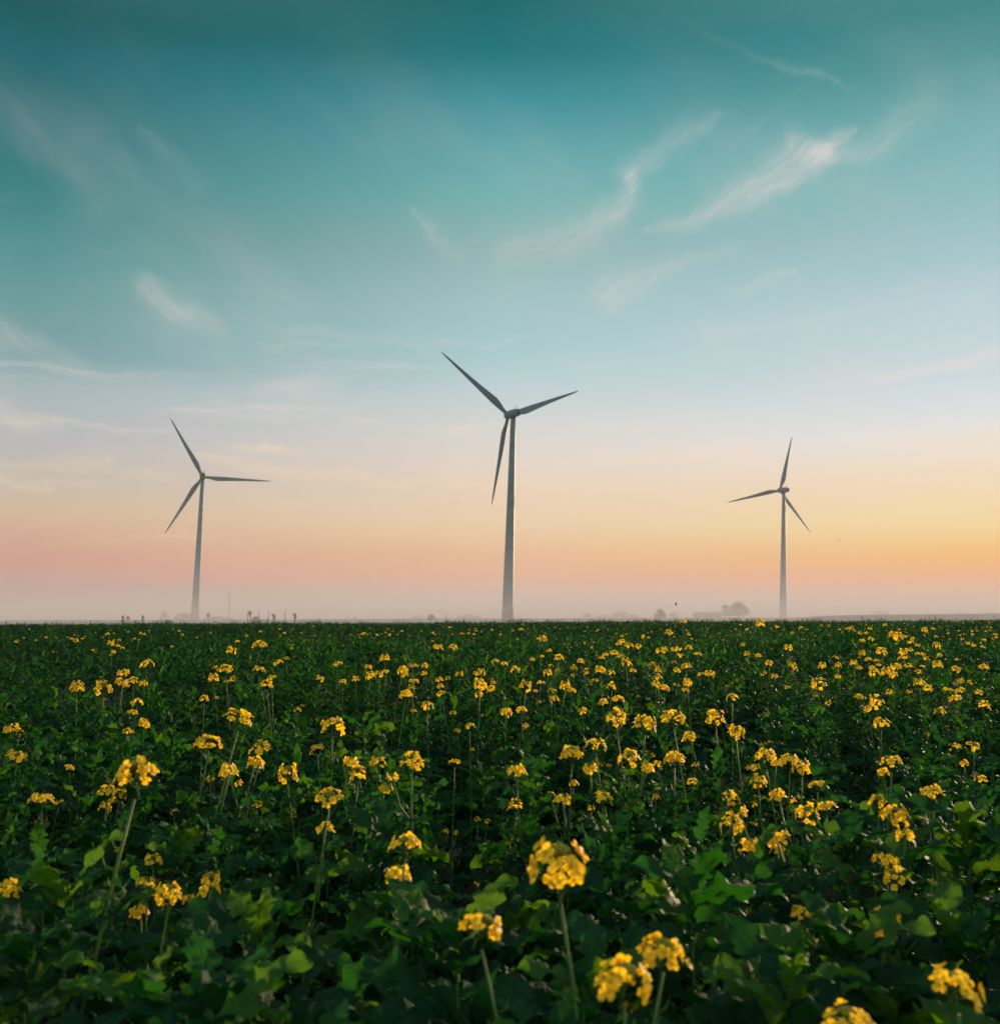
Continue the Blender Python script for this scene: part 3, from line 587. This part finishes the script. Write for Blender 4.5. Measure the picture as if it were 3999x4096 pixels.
HD += heads(3000, 2460, 1.904, '''72,65,64,205,92,36,155,105,16,247,112,16,385,95,30,365,105,20,160,260,28,285,247,68,320,255,24,410,210,16,598,152,20,58,307,60,8,290,24,143,365,74,322,378,56,340,412,46,183,462,52,158,540,34,280,552,46,100,445,50,547,385,60,648,322,50,668,385,56,665,470,52,784,365,58,847,290,62,830,325,30,830,402,54,515,525,115,432,550,34,498,615,40,590,668,56,543,660,30,497,470,16,540,470,16,918,182,58,998,275,90,1100,158,98,1212,205,52,1272,232,48,1325,115,54,1415,232,62,1160,285,70,1210,265,60,1155,325,70,897,338,60,960,345,50,975,380,44,940,435,88,925,405,50,1035,435,80,1100,395,100,1085,455,70,1205,385,66,1275,295,50,1315,300,40,1350,272,20,1440,305,44,1405,318,30,1335,330,50,1425,380,80,1310,390,46,1275,430,50,1215,440,20,1490,340,14,1568,340,34,1565,412,76,1665,445,28,1670,512,50,1595,505,58,1285,515,88,1350,560,72,1205,585,56,1057,590,62,828,622,78,955,655,118,900,710,110,1500,568,74,1590,570,88,1552,635,104,1730,587,72,1440,735,100,1775,685,98,1665,690,30,1775,393,76,1700,232,40,1773,190,44,1765,240,30,1748,215,24,1850,240,16,1500,850,42,565,835,24,12,815,30,55,830,40,993,815,130,430,722,24,190,908,30,85,920,30,318,880,22,150,965,44,105,985,50,1345,905,48,1280,845,30,1480,922,30,1552,1003,98,1700,995,118,1110,1010,44,1165,1015,30,1190,1080,32,210,1035,30,1630,1130,70,115,1070,160,300,1095,170,1070,1115,190,
1505,142,26,1515,185,18,1612,182,30,1585,120,22,1625,145,22,1400,105,22,1725,120,20,1790,125,20,1772,100,12,1860,148,22,1845,180,20,985,125,22,790,120,22,770,98,40,740,103,26,910,102,34,850,195,50,828,212,14,1175,165,40,1200,155,20,1235,180,40,1880,150,20,1145,175,20,700,130,16,760,140,20''')
HD += heads(0, 2960, 1.717, '''930,245,340,735,350,120,825,375,90,725,467,95,480,188,75,450,345,44,290,405,190,405,425,70,165,535,36,318,580,40,805,755,50,1055,822,125,318,908,55,40,1035,210,1010,1040,150,1160,1070,190,1300,1095,110,1450,965,150,1445,265,70,1535,270,40,1640,300,70,1200,490,60,1000,1350,24,845,125,26,765,68,26''')
HD += heads(1000, 2960, 1.717, '''260,230,150,545,390,180,745,235,120,880,155,120,1110,150,185,1405,150,80,50,435,80,305,520,44,380,540,30,1065,710,225,1560,545,50,1630,555,44,1345,625,50,1410,640,50,1085,1065,36,1555,985,44,1625,975,40,1680,1030,40,1590,1290,310,1310,1340,40,1525,65,40''')
HD += heads(2000, 2960, 1.717, '''112,210,150,110,445,110,345,372,60,400,400,50,505,295,76,715,395,130,625,465,60,945,360,36,1070,385,60,1317,290,86,1340,170,60,1580,405,140,1590,582,170,1488,578,24,405,880,400,1115,1440,330,850,1640,400,890,1840,130,1200,635,24,1720,190,70,1050,105,40,850,205,60,690,160,50,745,175,44''')
HD += heads(3000, 2960, 1.717, '''35,190,80,350,190,135,55,285,130,25,435,60,100,435,30,460,305,120,280,415,70,340,390,60,412,380,40,520,455,145,390,505,160,25,565,60,210,650,110,222,755,55,935,830,170,995,935,185,1115,970,60,875,415,130,1020,340,70,985,520,205,1245,365,170,1575,270,95,1465,155,60,1470,380,70,345,1185,150,340,1300,130,410,1325,60,930,1215,200,370,1035,30,1420,1690,400,665,1920,330,130,1635,36,1070,120,30''')
HD.sort(key=lambda q: -q[2])
N_THINGS = 296
FL = []
for (px, py, w) in HD:
    Dd = pixel_size(px, py, w); d = ray(px, py); P = CAM + d * (Dd / d[1])
    FL.append((px, py, w, P, w * Dd / FPX))
FXY = np.array([f[3] for f in FL]); FGAP = np.array([.03 + f[4] * .6 + (.05 if f[2] > 90 else .0) + (.06 if f[2] > 150 else 0) for f in FL])

# leafy rosettes that stand out at the front: (x, y of the top, distance, size, label)
ROS = [(2760, 3400, 1.62, 1.15, 'big leafy rosette with drooping lobed leaves, behind the two lowest flower heads'),
       (1830, 3545, 1.50, 1.10, 'leafy plant with one long arching leaf hanging toward the dark gap'),
       (1040, 3560, 1.55, 1.0, 'leafy plant beside the flat row of orange yellow heads'),
       (1560, 3230, 2.25, 1.0, 'bright rosette just above the single domed head in the dark hollow'),
       (2690, 3255, 2.7, .9, 'small rosette with one pale folded leaf above the big leafy rosette'),
       (3380, 3280, 2.1, 1.1, 'wide rosette with grey sheen, between stacked heads and smaller clusters'),
       (3860, 3200, 1.95, 1.15, 'pale glossy leaves overhanging the flower at the sunny edge of the crop'),
       (3390, 3590, 1.5, 1.05, 'broad leaf plant with pale veins next to the half hidden flower pair'),
       (3130, 3740, 1.33, 1.0, 'leafy plant with a long pale sunlit leaf sloping down'),
       (3560, 3800, 1.42, 1.0, 'dark leafy plant behind the large head at the bottom corner'),
       (3800, 3560, 1.6, 1.0, 'arching leaf plant at the sunny edge, over dark broad leaves'),
       (270, 3400, 1.7, 1.0, 'bluish leaf clump under the tall two lobed head'),
       (560, 3830, 1.3, .95, 'low rounded leaf clump at the foot of the tallest stem'),
       (870, 3790, 1.3, 1.0, 'broad yellow green leaf plant beneath the flat row of heads'),
       (2350, 3760, 1.35, .95, 'narrow dark leaves to the shady side of the two lowest flower heads'),
       (1460, 2825, 3.5, .9, 'tall leaf clump behind the two small branching heads'),
       (1130, 3850, 1.3, .9, 'curling grey green leaf plant in the dark gap'),
       (3700, 3030, 2.7, .95, 'bright lobed leaf plant behind the domed head, sunlit from beyond'),
       (120, 3640, 1.5, .95, 'drooping leaf plant at the dim edge, by the cut off head')]
RXY = np.array([at(x, y, Y) for x, y, Y, s, l in ROS])

# the leafy canopy: nobody could count its leaves, so it is one object
VS, QS, TS, PS, nv = [], [], [], [], 0
def scatter(y0, y1, per_m2, nleaf, temps, lmin, lmax, marg, up=1.0):
    global nv
    n_ = int(per_m2 * (.57 * (y1 * y1 - y0 * y0) + 2 * marg * (y1 - y0)))
    u = rng.random(n_ * 2); y = y1 * np.sqrt(u * (1 - (y0 / y1) ** 2) + (y0 / y1) ** 2) if y0 > 6 else y0 + (y1 - y0) * u
    x = rng.uniform(-1, 1, len(y)); hw = .57 * y + marg
    if y0 <= 6:                                     # even density although the wedge widens
        keep = rng.random(len(y)) < hw / hw.max(); x, y, hw = x[keep], y[keep], hw[keep]
    sel = rng.permutation(len(y))[:n_]; x, y, hw = x[sel], y[sel], hw[sel]; x = x * hw
    h = canopy(x, y)
    if y0 < 30:                                     # the crop stands taller round each flowering plant
        for a in range(0, len(x), 2000):
            b_ = slice(a, a + 2000); d2 = (x[b_, None] - FXY[None, :, 0]) ** 2 + (y[b_, None] - FXY[None, :, 1]) ** 2
            lift = (FXY[None, :, 2] - FGAP[None, :]) * (d2 < .30 ** 2); h[b_] = np.maximum(h[b_], np.minimum(lift.max(1), 1.16))
    if y0 > 12: h = h + .16 * (hash_noise(x, y, .5, 12) - .5) + 1.5 * np.clip(hash_noise(x, y, .45, 13) - .70, 0, 1) * np.clip((y - 45) / 40, 0, 1)
    # gaps where the photograph looks down into shade
    gap = hash_noise(x, y, 1.5, 9); h = h - (.22 + .22 * (y < 3.2)) * np.clip((.36 + .05 * (y < 3.2) - gap) / .2, 0, 1)
    if y0 < 6:
        d2 = ((x[:, None] - RXY[None, :, 0]) ** 2 + (y[:, None] - RXY[None, :, 1]) ** 2).min(1)
        k = d2 > .05 ** 2; x, y, h = x[k], y[k], h[k]
    m_ = len(x); h = h + rng.normal(0, .045, m_)
    X = np.repeat(x, nleaf); Y = np.repeat(y, nleaf); Hh = np.repeat(h, nleaf); li = np.tile(np.arange(nleaf), m_); f = (li + rng.random(len(X))) / nleaf
    f = 1 - .55 * (1 - f) ** 1.25 if y0 < 8 else 1 - (1 - f) * .40
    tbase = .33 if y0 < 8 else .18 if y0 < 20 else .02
    az_ = np.repeat(rng.uniform(0, 2 * PI, m_), nleaf) + li * 2.4 + rng.normal(0, .25, len(X))
    pitch = .10 + 1.0 * np.clip((f - .60) / .40, 0, 1) ** 1.6 + rng.normal(0, .24, len(X)); roll = rng.normal(0, .34, len(X))
    L = (lmax + (lmin - lmax) * np.clip((f - .35) / .65, 0, 1) ** 1.2) * rng.uniform(.75, 1.25, len(X))
    base = np.stack([X, Y, Hh * f - .05], 1)
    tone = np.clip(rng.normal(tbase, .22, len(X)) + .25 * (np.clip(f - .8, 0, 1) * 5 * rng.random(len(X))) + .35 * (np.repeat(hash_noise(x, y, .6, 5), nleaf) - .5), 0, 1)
    ca, sa, cp, s_p, cr, sr = np.cos(az_), np.sin(az_), np.cos(pitch), np.sin(pitch), np.cos(roll), np.sin(roll)
    ex = np.stack([ca * cp, sa * cp, s_p], 1); ez0 = np.stack([-ca * s_p, -sa * s_p, cp], 1); ey0 = np.stack([-sa, ca, 0 * sa], 1)
    ey = ey0 * cr[:, None] + ez0 * sr[:, None]; ez = ez0 * cr[:, None] - ey0 * sr[:, None]
    # leave open the view of a flower head that rises free of the leaves in front of it
    if y0 < 12:
        tip = base + ex * (L * .55)[:, None]; kill = np.zeros(len(X), bool); pp = project(tip); dist = tip @ _f - CAM @ _f
        for (px, py, w, P, sz) in FL[:330]:
            dd = (P - CAM) @ _f
            rr = np.maximum(w * .5, 5) + .16 * L * FPX / np.maximum(dist, .2)
            kill |= (np.abs(pp[:, 0] - px) < rr) & (np.abs(pp[:, 1] - py) < rr) & (dist < dd)
        keep = ~kill & (dist > .72); base, ex, ey, ez, L, tone = base[keep], ex[keep], ey[keep], ez[keep], L[keep], tone[keep]
    fr = f if y0 >= 12 else f[keep]
    tid = np.clip(((1 - (fr - .45) / .55) * .75 + rng.normal(.12, .22, len(L))) * len(temps), 0, len(temps) - 1).astype(int)
    for ti, (V, Q, P) in enumerate(temps):
        s_ = np.where(tid == ti)[0]
        if not len(s_): continue
        W_ = (V[None, :, 0, None] * ex[s_][:, None] + V[None, :, 1, None] * ey[s_][:, None] * rng.uniform(.8, 1.25, len(s_))[:, None, None] + V[None, :, 2, None] * ez[s_][:, None]) * L[s_][:, None, None] + base[s_][:, None]
        nV = len(V); VS.append(W_.reshape(-1, 3).astype(np.float32)); QS.append((Q[None] + (nv + np.arange(len(s_)) * nV)[:, None, None]).reshape(-1, 4).astype(np.int32))
        TS.append(np.repeat(tone[s_], nV).astype(np.float32)); PS.append(np.tile(P, (len(s_), 1)).astype(np.float32)); nv += nV * len(s_)
scatter(.75, 4.0, 18, 30, T_HI, .075, .235, 1.5)
scatter(4.0, 9.0, 16, 26, T_MD, .07, .22, 1.6)
scatter(9.0, 30, 11, 14, T_LO, .07, .20, 2.0)
scatter(30, 132, 5, 5, T_FAR, .14, .26, 4.0)
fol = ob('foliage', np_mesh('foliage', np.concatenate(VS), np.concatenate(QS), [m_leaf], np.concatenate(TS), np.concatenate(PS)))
tag(fol, 'dense dark green leaf cover of the mustard crop reaching to the mist', 'foliage', kind='stuff'); VS = QS = TS = PS = None

# ---- shared leaf meshes for the plants that are things
LEAF_ME = []
for i, (V, Q, P) in enumerate(T_HI):
    for tn in (.25, .5, .85): LEAF_ME.append((np_mesh('leaf', V, Q, [m_leaf], np.full(len(V), tn), P), i, tn))
m_stem = varied('mustard_stem', (.035, .10, .010), (.06, .135, .014), 14, .6, .3, translucent=(.10, .16, .02), tfac=.15)
m_petal, n, b = mat('petal', (.85, .52, .015), .5, .3, translucent=(1.0, .65, .012), tfac=.5)
tcn = n.new('ShaderNodeTexCoord'); pf = n.noise(tcn.outputs['Object'], 60, 3, .6)
n.put(b.inputs['Base Color'], n.mix(n.smooth(pf, .3, .7), (.95, .56, .010, 1), (.96, .66, .02, 1)))
m_bud = varied('bud', (.16, .20, .02), (.34, .32, .02), 120, .6, .3, translucent=(.25, .28, .02), tfac=.25)

def rosette_leaf(root, p, az_, pitch, L, prefer):
    c = [q for q in LEAF_ME if abs(q[1] - prefer) <= 2]; me, _, _ = c[rng.integers(len(c))]
    o = ob('leaf', me, root); o.location = p
    o.rotation_euler = (rng.normal(0, .25), -pitch, az_); o.scale = (L, L * rng.uniform(.95, 1.3), L)
for (px, py, Y, sc, lab) in ROS:
    top = at(px, py, Y); root = tag(ob('leafy_mustard', None, loc=(top[0], top[1], 0)), lab, 'leafy plant', 'leafy mustard plants at the front'); h = top[2] - .02
    bm = bmesh.new(); tube(bm, [(0, 0, 0), (.01, .005, h * .5), (0, 0, h - .10)], [.006, .005, .0025], 8); ob('stem', bm_mesh('stem', bm, [m_stem]), root)
    a0 = rng.uniform(0, 6)
    for i in range(32):
        f = i / 31; z = h - .055 - .55 * (1 - f) ** 1.5
        rosette_leaf(root, (0, 0, z), a0 + i * 2.4 + rng.normal(0, .15), -.05 + 1.15 * f ** 2.4 + rng.normal(0, .14), sc * (.28 - .17 * f ** 1.6) * rng.uniform(.85, 1.15), 8 - 6 * f)

# ---- flowers
def petal_grid(n_u, n_v):
    V = []; Q = []
    for i in range(n_u + 1):
        u = i / n_u; w = .16 + .44 * math.sin(min(1, u * 1.02) * PI * .78) ** 1.3 if u < .97 else .34
        w *= 1.0 if u < .85 else .86
        for j in range(n_v + 1):
            v = -1 + 2 * j / n_v; V.append((u, v * w * .8, .30 * u * (1 - u) * 1.2 - .10 * v * v * u + .18 * u - .25 * max(0, u - .6) ** 2))
    for i in range(n_u):
        for j in range(n_v): a = i * (n_v + 1) + j; Q.append((a, a + 1, a + n_v + 2, a + n_v + 1))
    return np.array(V), np.array(Q)
def flower_geo(n_u, n_v, seed):
    r = np.random.default_rng(seed); PV, PQ = petal_grid(n_u, n_v); V = []; Q = []; MI = []; k = 0
    for q in range(4):
        a = q * PI / 2 + r.normal(0, .14); tlt = r.uniform(-.1, .5); ct, st = math.cos(tlt), math.sin(tlt); sc = r.uniform(.85, 1.1)
        X = PV[:, 0] * ct - PV[:, 2] * st; Z = PV[:, 0] * st + PV[:, 2] * ct; Y = PV[:, 1] * r.uniform(.85, 1.1)
        V.append(np.stack([X * math.cos(a) - Y * math.sin(a), X * math.sin(a) + Y * math.cos(a), Z], 1) * sc); Q.append(PQ + k); MI += [0] * len(PQ); k += len(PV)
    if n_u > 1:                                                          # stamens
        for q in range(5):
            a = q * 2 * PI / 5; c, s_ = math.cos(a), math.sin(a)
            V.append(np.array([(c * .08, s_ * .08, 0), (c * .08 + .05, s_ * .08, 0), (c * .22 + .07, s_ * .22, .42), (c * .22 - .05, s_ * .22, .42)])); Q.append(np.array([[k, k + 1, k + 2, k + 3]])); MI.append(1); k += 4
    return np.concatenate(V), np.concatenate(Q), np.array(MI)
FLW = [flower_geo(4, 3, 300 + i) for i in range(6)]
FLW_LO = [flower_geo(1, 1, 320 + i) for i in range(4)]
FLOWER_ME = [np_mesh('flower', V, Q, [m_petal, m_bud], mi=MI) for V, Q, MI in FLW]
def head_layout(seed, flat):
    """Flowers around a raceme of radius 1: a ring of open ones below a dome of buds, seen from the side a fringe with a green middle."""
    r = np.random.default_rng(seed); out = []; nf = int(r.integers(14, 23)); skew = r.uniform(0, 6); sk = r.uniform(0, .35)
    for i in range(nf):
        f = i / nf; a = i * 2.4 + r.normal(0, .25); z = (.50 - .95 * f) * flat + r.normal(0, .08)
        rr = (.52 + .36 * f ** .6) * r.uniform(.85, 1.08)
        if math.cos(a - skew) > .55 and r.random() < sk * 1.6: continue
        rr *= 1 + .25 * sk * math.cos(a - skew + 2); z += r.normal(0, .06)
        p = np.array([math.cos(a) * rr, math.sin(a) * rr, z]); tl = r.uniform(.15, 1.0) - .5 * f
        nrm = np.array([math.cos(a), math.sin(a), .35 + tl]); nrm /= np.linalg.norm(nrm)
        out.append((p, nrm, r.uniform(.245, .325), r.uniform(0, 6), int(r.integers(6))))
    return out
def frame_of(nrm, spin):
    x = np.cross(nrm, [0.3, .2, 1]); x /= np.linalg.norm(x); y = np.cross(nrm, x)
    return np.stack([x * math.cos(spin) + y * math.sin(spin), -x * math.sin(spin) + y * math.cos(spin), nrm], 1)
LAY = [head_layout(400 + i, fl) for i, fl in enumerate((.55, .75, .95, 1.1, .45, .85, 1.2, .65, .5, 1.0, .8, .6, 1.25, .7))]
def merged_head(lay, geos):
    V = []; Q = []; MI = []; k = 0
    for p, nr, s, sp_, gi in lay:
        gv, gq, gm = geos[gi % len(geos)]; V.append(gv @ frame_of(nr, sp_).T * s + p); Q.append(gq + k); MI.append(gm); k += len(gv)
    return np.concatenate(V), np.concatenate(Q), np.concatenate(MI)
HEAD_ME = []; HEAD_LO = []; BUD_ME = []; PED_ME = []
for lay in LAY:
    V, Q, MI = merged_head(lay, FLW); HEAD_ME.append(np_mesh('flower_head', V, Q, [m_petal, m_bud], mi=MI))
    V, Q, MI = merged_head(lay, FLW_LO); HEAD_LO.append((V, Q, MI))
    zt = max(p[2] for p, *_ in lay); bm = bmesh.new(); r = random.Random(int(zt * 1000))
    for i in range(30):                                                  # buds crowd the top of the axis
        a = i * 2.4; rr = .07 * math.sqrt(i); c = Vector((rr * math.cos(a), rr * math.sin(a), zt * .75 + .16 - rr * .45))
        q = bmesh.ops.create_icosphere(bm, subdivisions=1, radius=.06)
        for v in q['verts']: v.co = Vector((v.co.x, v.co.y, v.co.z * 1.7)) + c
        tube(bm, [(0, 0, zt * .3), c], [.018, .014], 4)
    BUD_ME.append(bm_mesh('bud_cluster', bm, [m_bud]))
    bm = bmesh.new()
    for p, nr, *_ in lay: tube(bm, [(0, 0, p[2] - .45), (p[0] * .5, p[1] * .5, p[2] - .16), p], [.02, .018, .02], 4)
    tube(bm, [(0, 0, -1.0), (0, 0, zt * .8)], [.05, .04], 6)
    PED_ME.append(bm_mesh('flower_stalks', bm, [m_stem]))
STEM_ME = []
for i in range(8):
    r = random.Random(50 + i); bx_, by_ = r.uniform(-.05, .05), r.uniform(-.05, .05); bm = bmesh.new()
    fs = [0, .25, .5, .72, .9, 1.0]; bend = lambda f: (bx_ * math.sin(f * PI), by_ * math.sin(f * PI))
    tube(bm, [(*bend(f), f) for f in fs], [.0038, .0034, .0029, .0024, .0021, .0019], 8)
    for j in range(12):                                                  # young pods below the head
        f = r.uniform(.72, .97); a = j * 2.4; q = bend(f); L_ = r.uniform(.012, .024)
        tube(bm, [(q[0], q[1], f), (q[0] + math.cos(a) * L_ * .7, q[1] + math.sin(a) * L_ * .7, f + L_ * .25), (q[0] + math.cos(a) * L_, q[1] + math.sin(a) * L_, f + L_ * .9)], [.0008, .0012, .0004], 4)
    STEM_ME.append(bm_mesh('stem', bm, [m_stem]))

SHOOT_ME = []
for i in range(6):                                                       # a side branch of unit length with a small late cluster
    r = random.Random(90 + i); bm = bmesh.new(); tip = Vector((.42, 0, .92))
    tube(bm, [(0, 0, 0), (.26, 0, .35), tip], [.020, .017, .014], 6)
    for j in range(9):
        a = j * 2.4; q = bmesh.ops.create_icosphere(bm, subdivisions=1, radius=.019); c = tip + Vector((.02 * math.cos(a) * (j % 3), .02 * math.sin(a) * (j % 3), .045 - .016 * (j % 3)))
        for vv_ in q['verts']: vv_.co = Vector((vv_.co.x, vv_.co.y, vv_.co.z * 1.5)) + c
        for fc in {f_ for vv_ in q['verts'] for f_ in vv_.link_faces}: fc.material_index = 1
    for j in range(r.choice((0, 4, 6, 8))):
        a = j * 2.4 + i; nr = np.array([math.cos(a), math.sin(a), .5]); nr /= np.linalg.norm(nr); gv, gq, gm = FLW[j % 6]; Pv = gv @ frame_of(nr, j * 1.3).T * .075 + np.array([tip.x + .085 * math.cos(a), .085 * math.sin(a), tip.z - .012 * j])
        vs_ = [bm.verts.new(p_) for p_ in Pv]
        for q_, m_i in zip(gq, gm):
            fc = bm.faces.new([vs_[k_] for k_ in q_]); fc.material_index = 2 if m_i == 0 else 1
    SHOOT_ME.append(bm_mesh('side_shoot', bm, [m_stem, m_bud, m_petal]))

# labels: the largest heads by what stands by them, the others by size, depth and neighbours
HAND = {(542, 3103): 'large two lobed flower head on the tallest stem, over deep shade at the dim side', (2236, 3472): 'large rounded flower head on a leaning stem before the dark hollow',
        (2495, 3915): 'lowest of the big flower heads in the middle, petals spread wide', (2649, 3799): 'big flower head just behind and above the lowest middle one',
        (3827, 3944): 'big loose flower head low down at the sunny corner', (3387, 4078): 'flower head cut off by the bottom of the picture',
        (1926, 3711): 'open flower head with hanging petals and a green gap in its middle', (1620, 3373): 'single domed flower head alone over the dark hollow',
        (953, 2870): 'big round head, topmost of the trio by the mast turbine side', (835, 2972): 'wide flat topped head lower in the trio of round heads',
        (1331, 2901): 'tall flower head with a bare stem, alone beside dark leaves', (1045, 2990): 'flat topped head next to the trio of round heads',
        (2463, 2867): 'first of the three equal round heads in a row', (2578, 2893): 'middle one of the three equal round heads in a row', (2692, 2867): 'last of the three equal round heads in a row, twin tufted',
        (2861, 2872): 'round head on a long straight bare stem past the three in a row', (2943, 2927): 'smaller head on a straight stem, lower neighbour of the long stemmed one',
        (2286, 3011): 'full round head above two leaves, leading the lower row of heads', (23, 3563): 'flower head cut by the dim edge of the picture'}
def hand_label(px, py):
    for (a, b_), l in list(HAND.items()):
        if abs(a - px) < 10 and abs(b_ - py) < 10: return HAND.pop((a, b_))
colname = [(560, 'at the dim field end'), (1000, 'below the mast turbine'), (1500, 'below the hooded posts'), (1850, 'below the dark bush'), (2250, 'below the tallest turbine'), (2560, 'below the domed misty tree'),
           (2790, 'below the small dark tree'), (3010, 'below the barn'), (3300, 'below the smallest turbine'), (3620, 'below the embankment'), (9999, 'at the sunny field end')]
band = [(2560, 'far out'), (2610, 'well back'), (2660, 'some way back'), (2710, 'midfield'), (2770, 'fairly near'), (2850, 'near'), (2970, 'quite close'), (3130, 'close up'), (3400, 'very close'), (9999, 'at the very front')]
size = [(25, 'tiny'), (36, 'small'), (52, 'medium'), (999, 'large')]
ORD = 'first second third fourth fifth sixth seventh eighth ninth tenth eleventh twelfth'.split()
cells = {}
for i, (px, py, w, P, sz) in enumerate(FL[:N_THINGS]):
    l = hand_label(px, py)
    if l: cells[('hand', l)] = [(px, i)]; continue
    c = next(nm for lim, nm in colname if px < lim); bd = next(nm for lim, nm in band if py < lim); sn = next(nm for lim, nm in size if w < lim)
    cells.setdefault((sn, bd, c), []).append((px, i))
LABEL = {}
for key, mem in cells.items():
    mem.sort()
    for j, (px, i) in enumerate(mem):
        LABEL[i] = key[1] if key[0] == 'hand' else f'{key[0]} yellow flower head {key[1]} {key[2]}' + ('' if len(mem) == 1 else f', {ORD[j]} sunward')
r_ = random.Random(77)
restV, restQ, restM, kk = [], [], [], 0
def rest_head(P, s, yaw):
    global kk
    V, Q, MI = HEAD_LO[r_.randrange(14)]; c, s_ = math.cos(yaw), math.sin(yaw); R3 = np.array([[c, -s_, 0], [s_, c, 0], [0, 0, 1]])
    restV.append(V @ R3.T * s + P); restQ.append(Q + kk); restM.append(MI); kk += len(V)
for i, (px, py, w, P, sz) in enumerate(FL):
    rr = sz * .5
    if i >= N_THINGS: rest_head(P, rr, r_.uniform(0, 6)); continue
    v = r_.randrange(14); zt = P[2]; near = w > 62
    zb = zt - rr * .9; la = r_.uniform(0, 2 * PI); ll = r_.uniform(.02, .14) * zb; off = Vector((math.cos(la) * ll, math.sin(la) * ll, 0))
    root = tag(ob('flowering_mustard', None, loc=(P[0] - off.x, P[1] - off.y, 0)), LABEL[i], 'mustard flower', 'flowering mustard in the field')
    axis = Vector((off.x, off.y, zb)); up_ = Vector((0, 0, 1)).rotation_difference(axis)
    st = ob('stem', STEM_ME[v % 8], root); th = min(1.35, max(.85, rr / .033)); st.scale = (th, th, axis.length)
    st.rotation_mode = 'QUATERNION'; st.rotation_quaternion = up_ @ Matrix.Rotation(r_.uniform(0, 6.28), 3, 'Z').to_quaternion()
    hd = ob('flower_head', PED_ME[v] if near else HEAD_ME[v], root, (off.x, off.y, zt))
    hd.scale = (rr * r_.uniform(.9, 1.12), rr * r_.uniform(.9, 1.12), rr * r_.uniform(.75, 1.25)); hd.rotation_euler = (r_.gauss(0, .17), r_.gauss(0, .17), r_.uniform(0, 6))
    if near:
        for p, nr, s, sp_, gi in LAY[v]:
            f_ = ob('flower', FLOWER_ME[gi], hd); F = frame_of(nr, sp_) * s
            f_.matrix_local = Matrix(((F[0, 0], F[0, 1], F[0, 2], p[0]), (F[1, 0], F[1, 1], F[1, 2], p[1]), (F[2, 0], F[2, 1], F[2, 2], p[2]), (0, 0, 0, 1)))
        for j in range(7):
            fz = r_.uniform(.62, .94); rosette_leaf(root, tuple(axis * fz), r_.uniform(0, 6), r_.uniform(.0, .8), r_.uniform(.05, .12) * (1.6 - fz), r_.uniform(1, 9))
        for j in range(r_.choice((0, 0, 1, 1)) if w < 150 else 0):
            fz = r_.uniform(.78, .93); sh = ob('side_shoot', SHOOT_ME[r_.randrange(6)], root, tuple(axis * fz)); L_ = min(.16, (zb * (1 - fz)) * r_.uniform(.7, 1.15) + .02); sh.scale = (L_,) * 3; sh.rotation_euler = (0, 0, r_.uniform(0, 6.28))
    ob('bud_cluster', BUD_ME[v], hd)
# uncounted flowers farther out: thicker toward the sunny side
for q in range(2400):
    y = 12 + 110 * r_.random() ** 1.25; x = r_.uniform(-1, 1) * (.56 * y + 2)
    dens = .25 + .75 * max(0, x / (.56 * y + 2)); cl = float(hash_noise(np.array([x]), np.array([y]), .16, 21)[0])
    if r_.random() > dens * max(0, cl * 2.6 - .85): continue
    z = float(canopy(np.array([x]), np.array([y]))[0]) + r_.uniform(.0, .14)
    rest_head(np.array([x, y, z]), r_.uniform(.018, .034), r_.uniform(0, 6))
tag(ob('distant_flowers', np_mesh('distant_flowers', np.concatenate(restV), np.concatenate(restQ), [m_petal, m_bud], mi=np.concatenate(restM))), 'tiny yellow mustard flowers scattered far out over the crop', 'flowers', kind='stuff')

# ------------------------------------------------------------------ haze and ground mist
def vol(name, lo, hi, dens, aniso, label):
    bm = bmesh.new(); box(bm, [(a + b) / 2 for a, b in zip(lo, hi)], [b - a for a, b in zip(lo, hi)])
    m = bpy.data.materials.new(name); m.use_nodes = True; n = NT(m.node_tree); n.n.clear()
    v = n.new('ShaderNodeVolumePrincipled'); v.inputs['Color'].default_value = (.66, .64, .675, 1); v.inputs['Density'].default_value = dens; v.inputs['Anisotropy'].default_value = aniso
    o = n.new('ShaderNodeOutputMaterial'); n.l.new(v.outputs[0], o.inputs['Volume'])
    return tag(ob(name, bm_mesh(name, bm, [m], False)), label, 'haze', kind='stuff')
vol('haze', (-3000, -320, -1), (3000, 3000, 136), .00009, .15, 'thin haze filling the air over field and turbines')
for zt, dn in ((5.5, .0012), (12, .0009), (24, .0007), (62, .00025)):
    vol('ground_mist', (-2400, 152 + zt, -.5), (2400, 2600, zt), dn, .1, 'pale mist lying low on the ground behind the field')
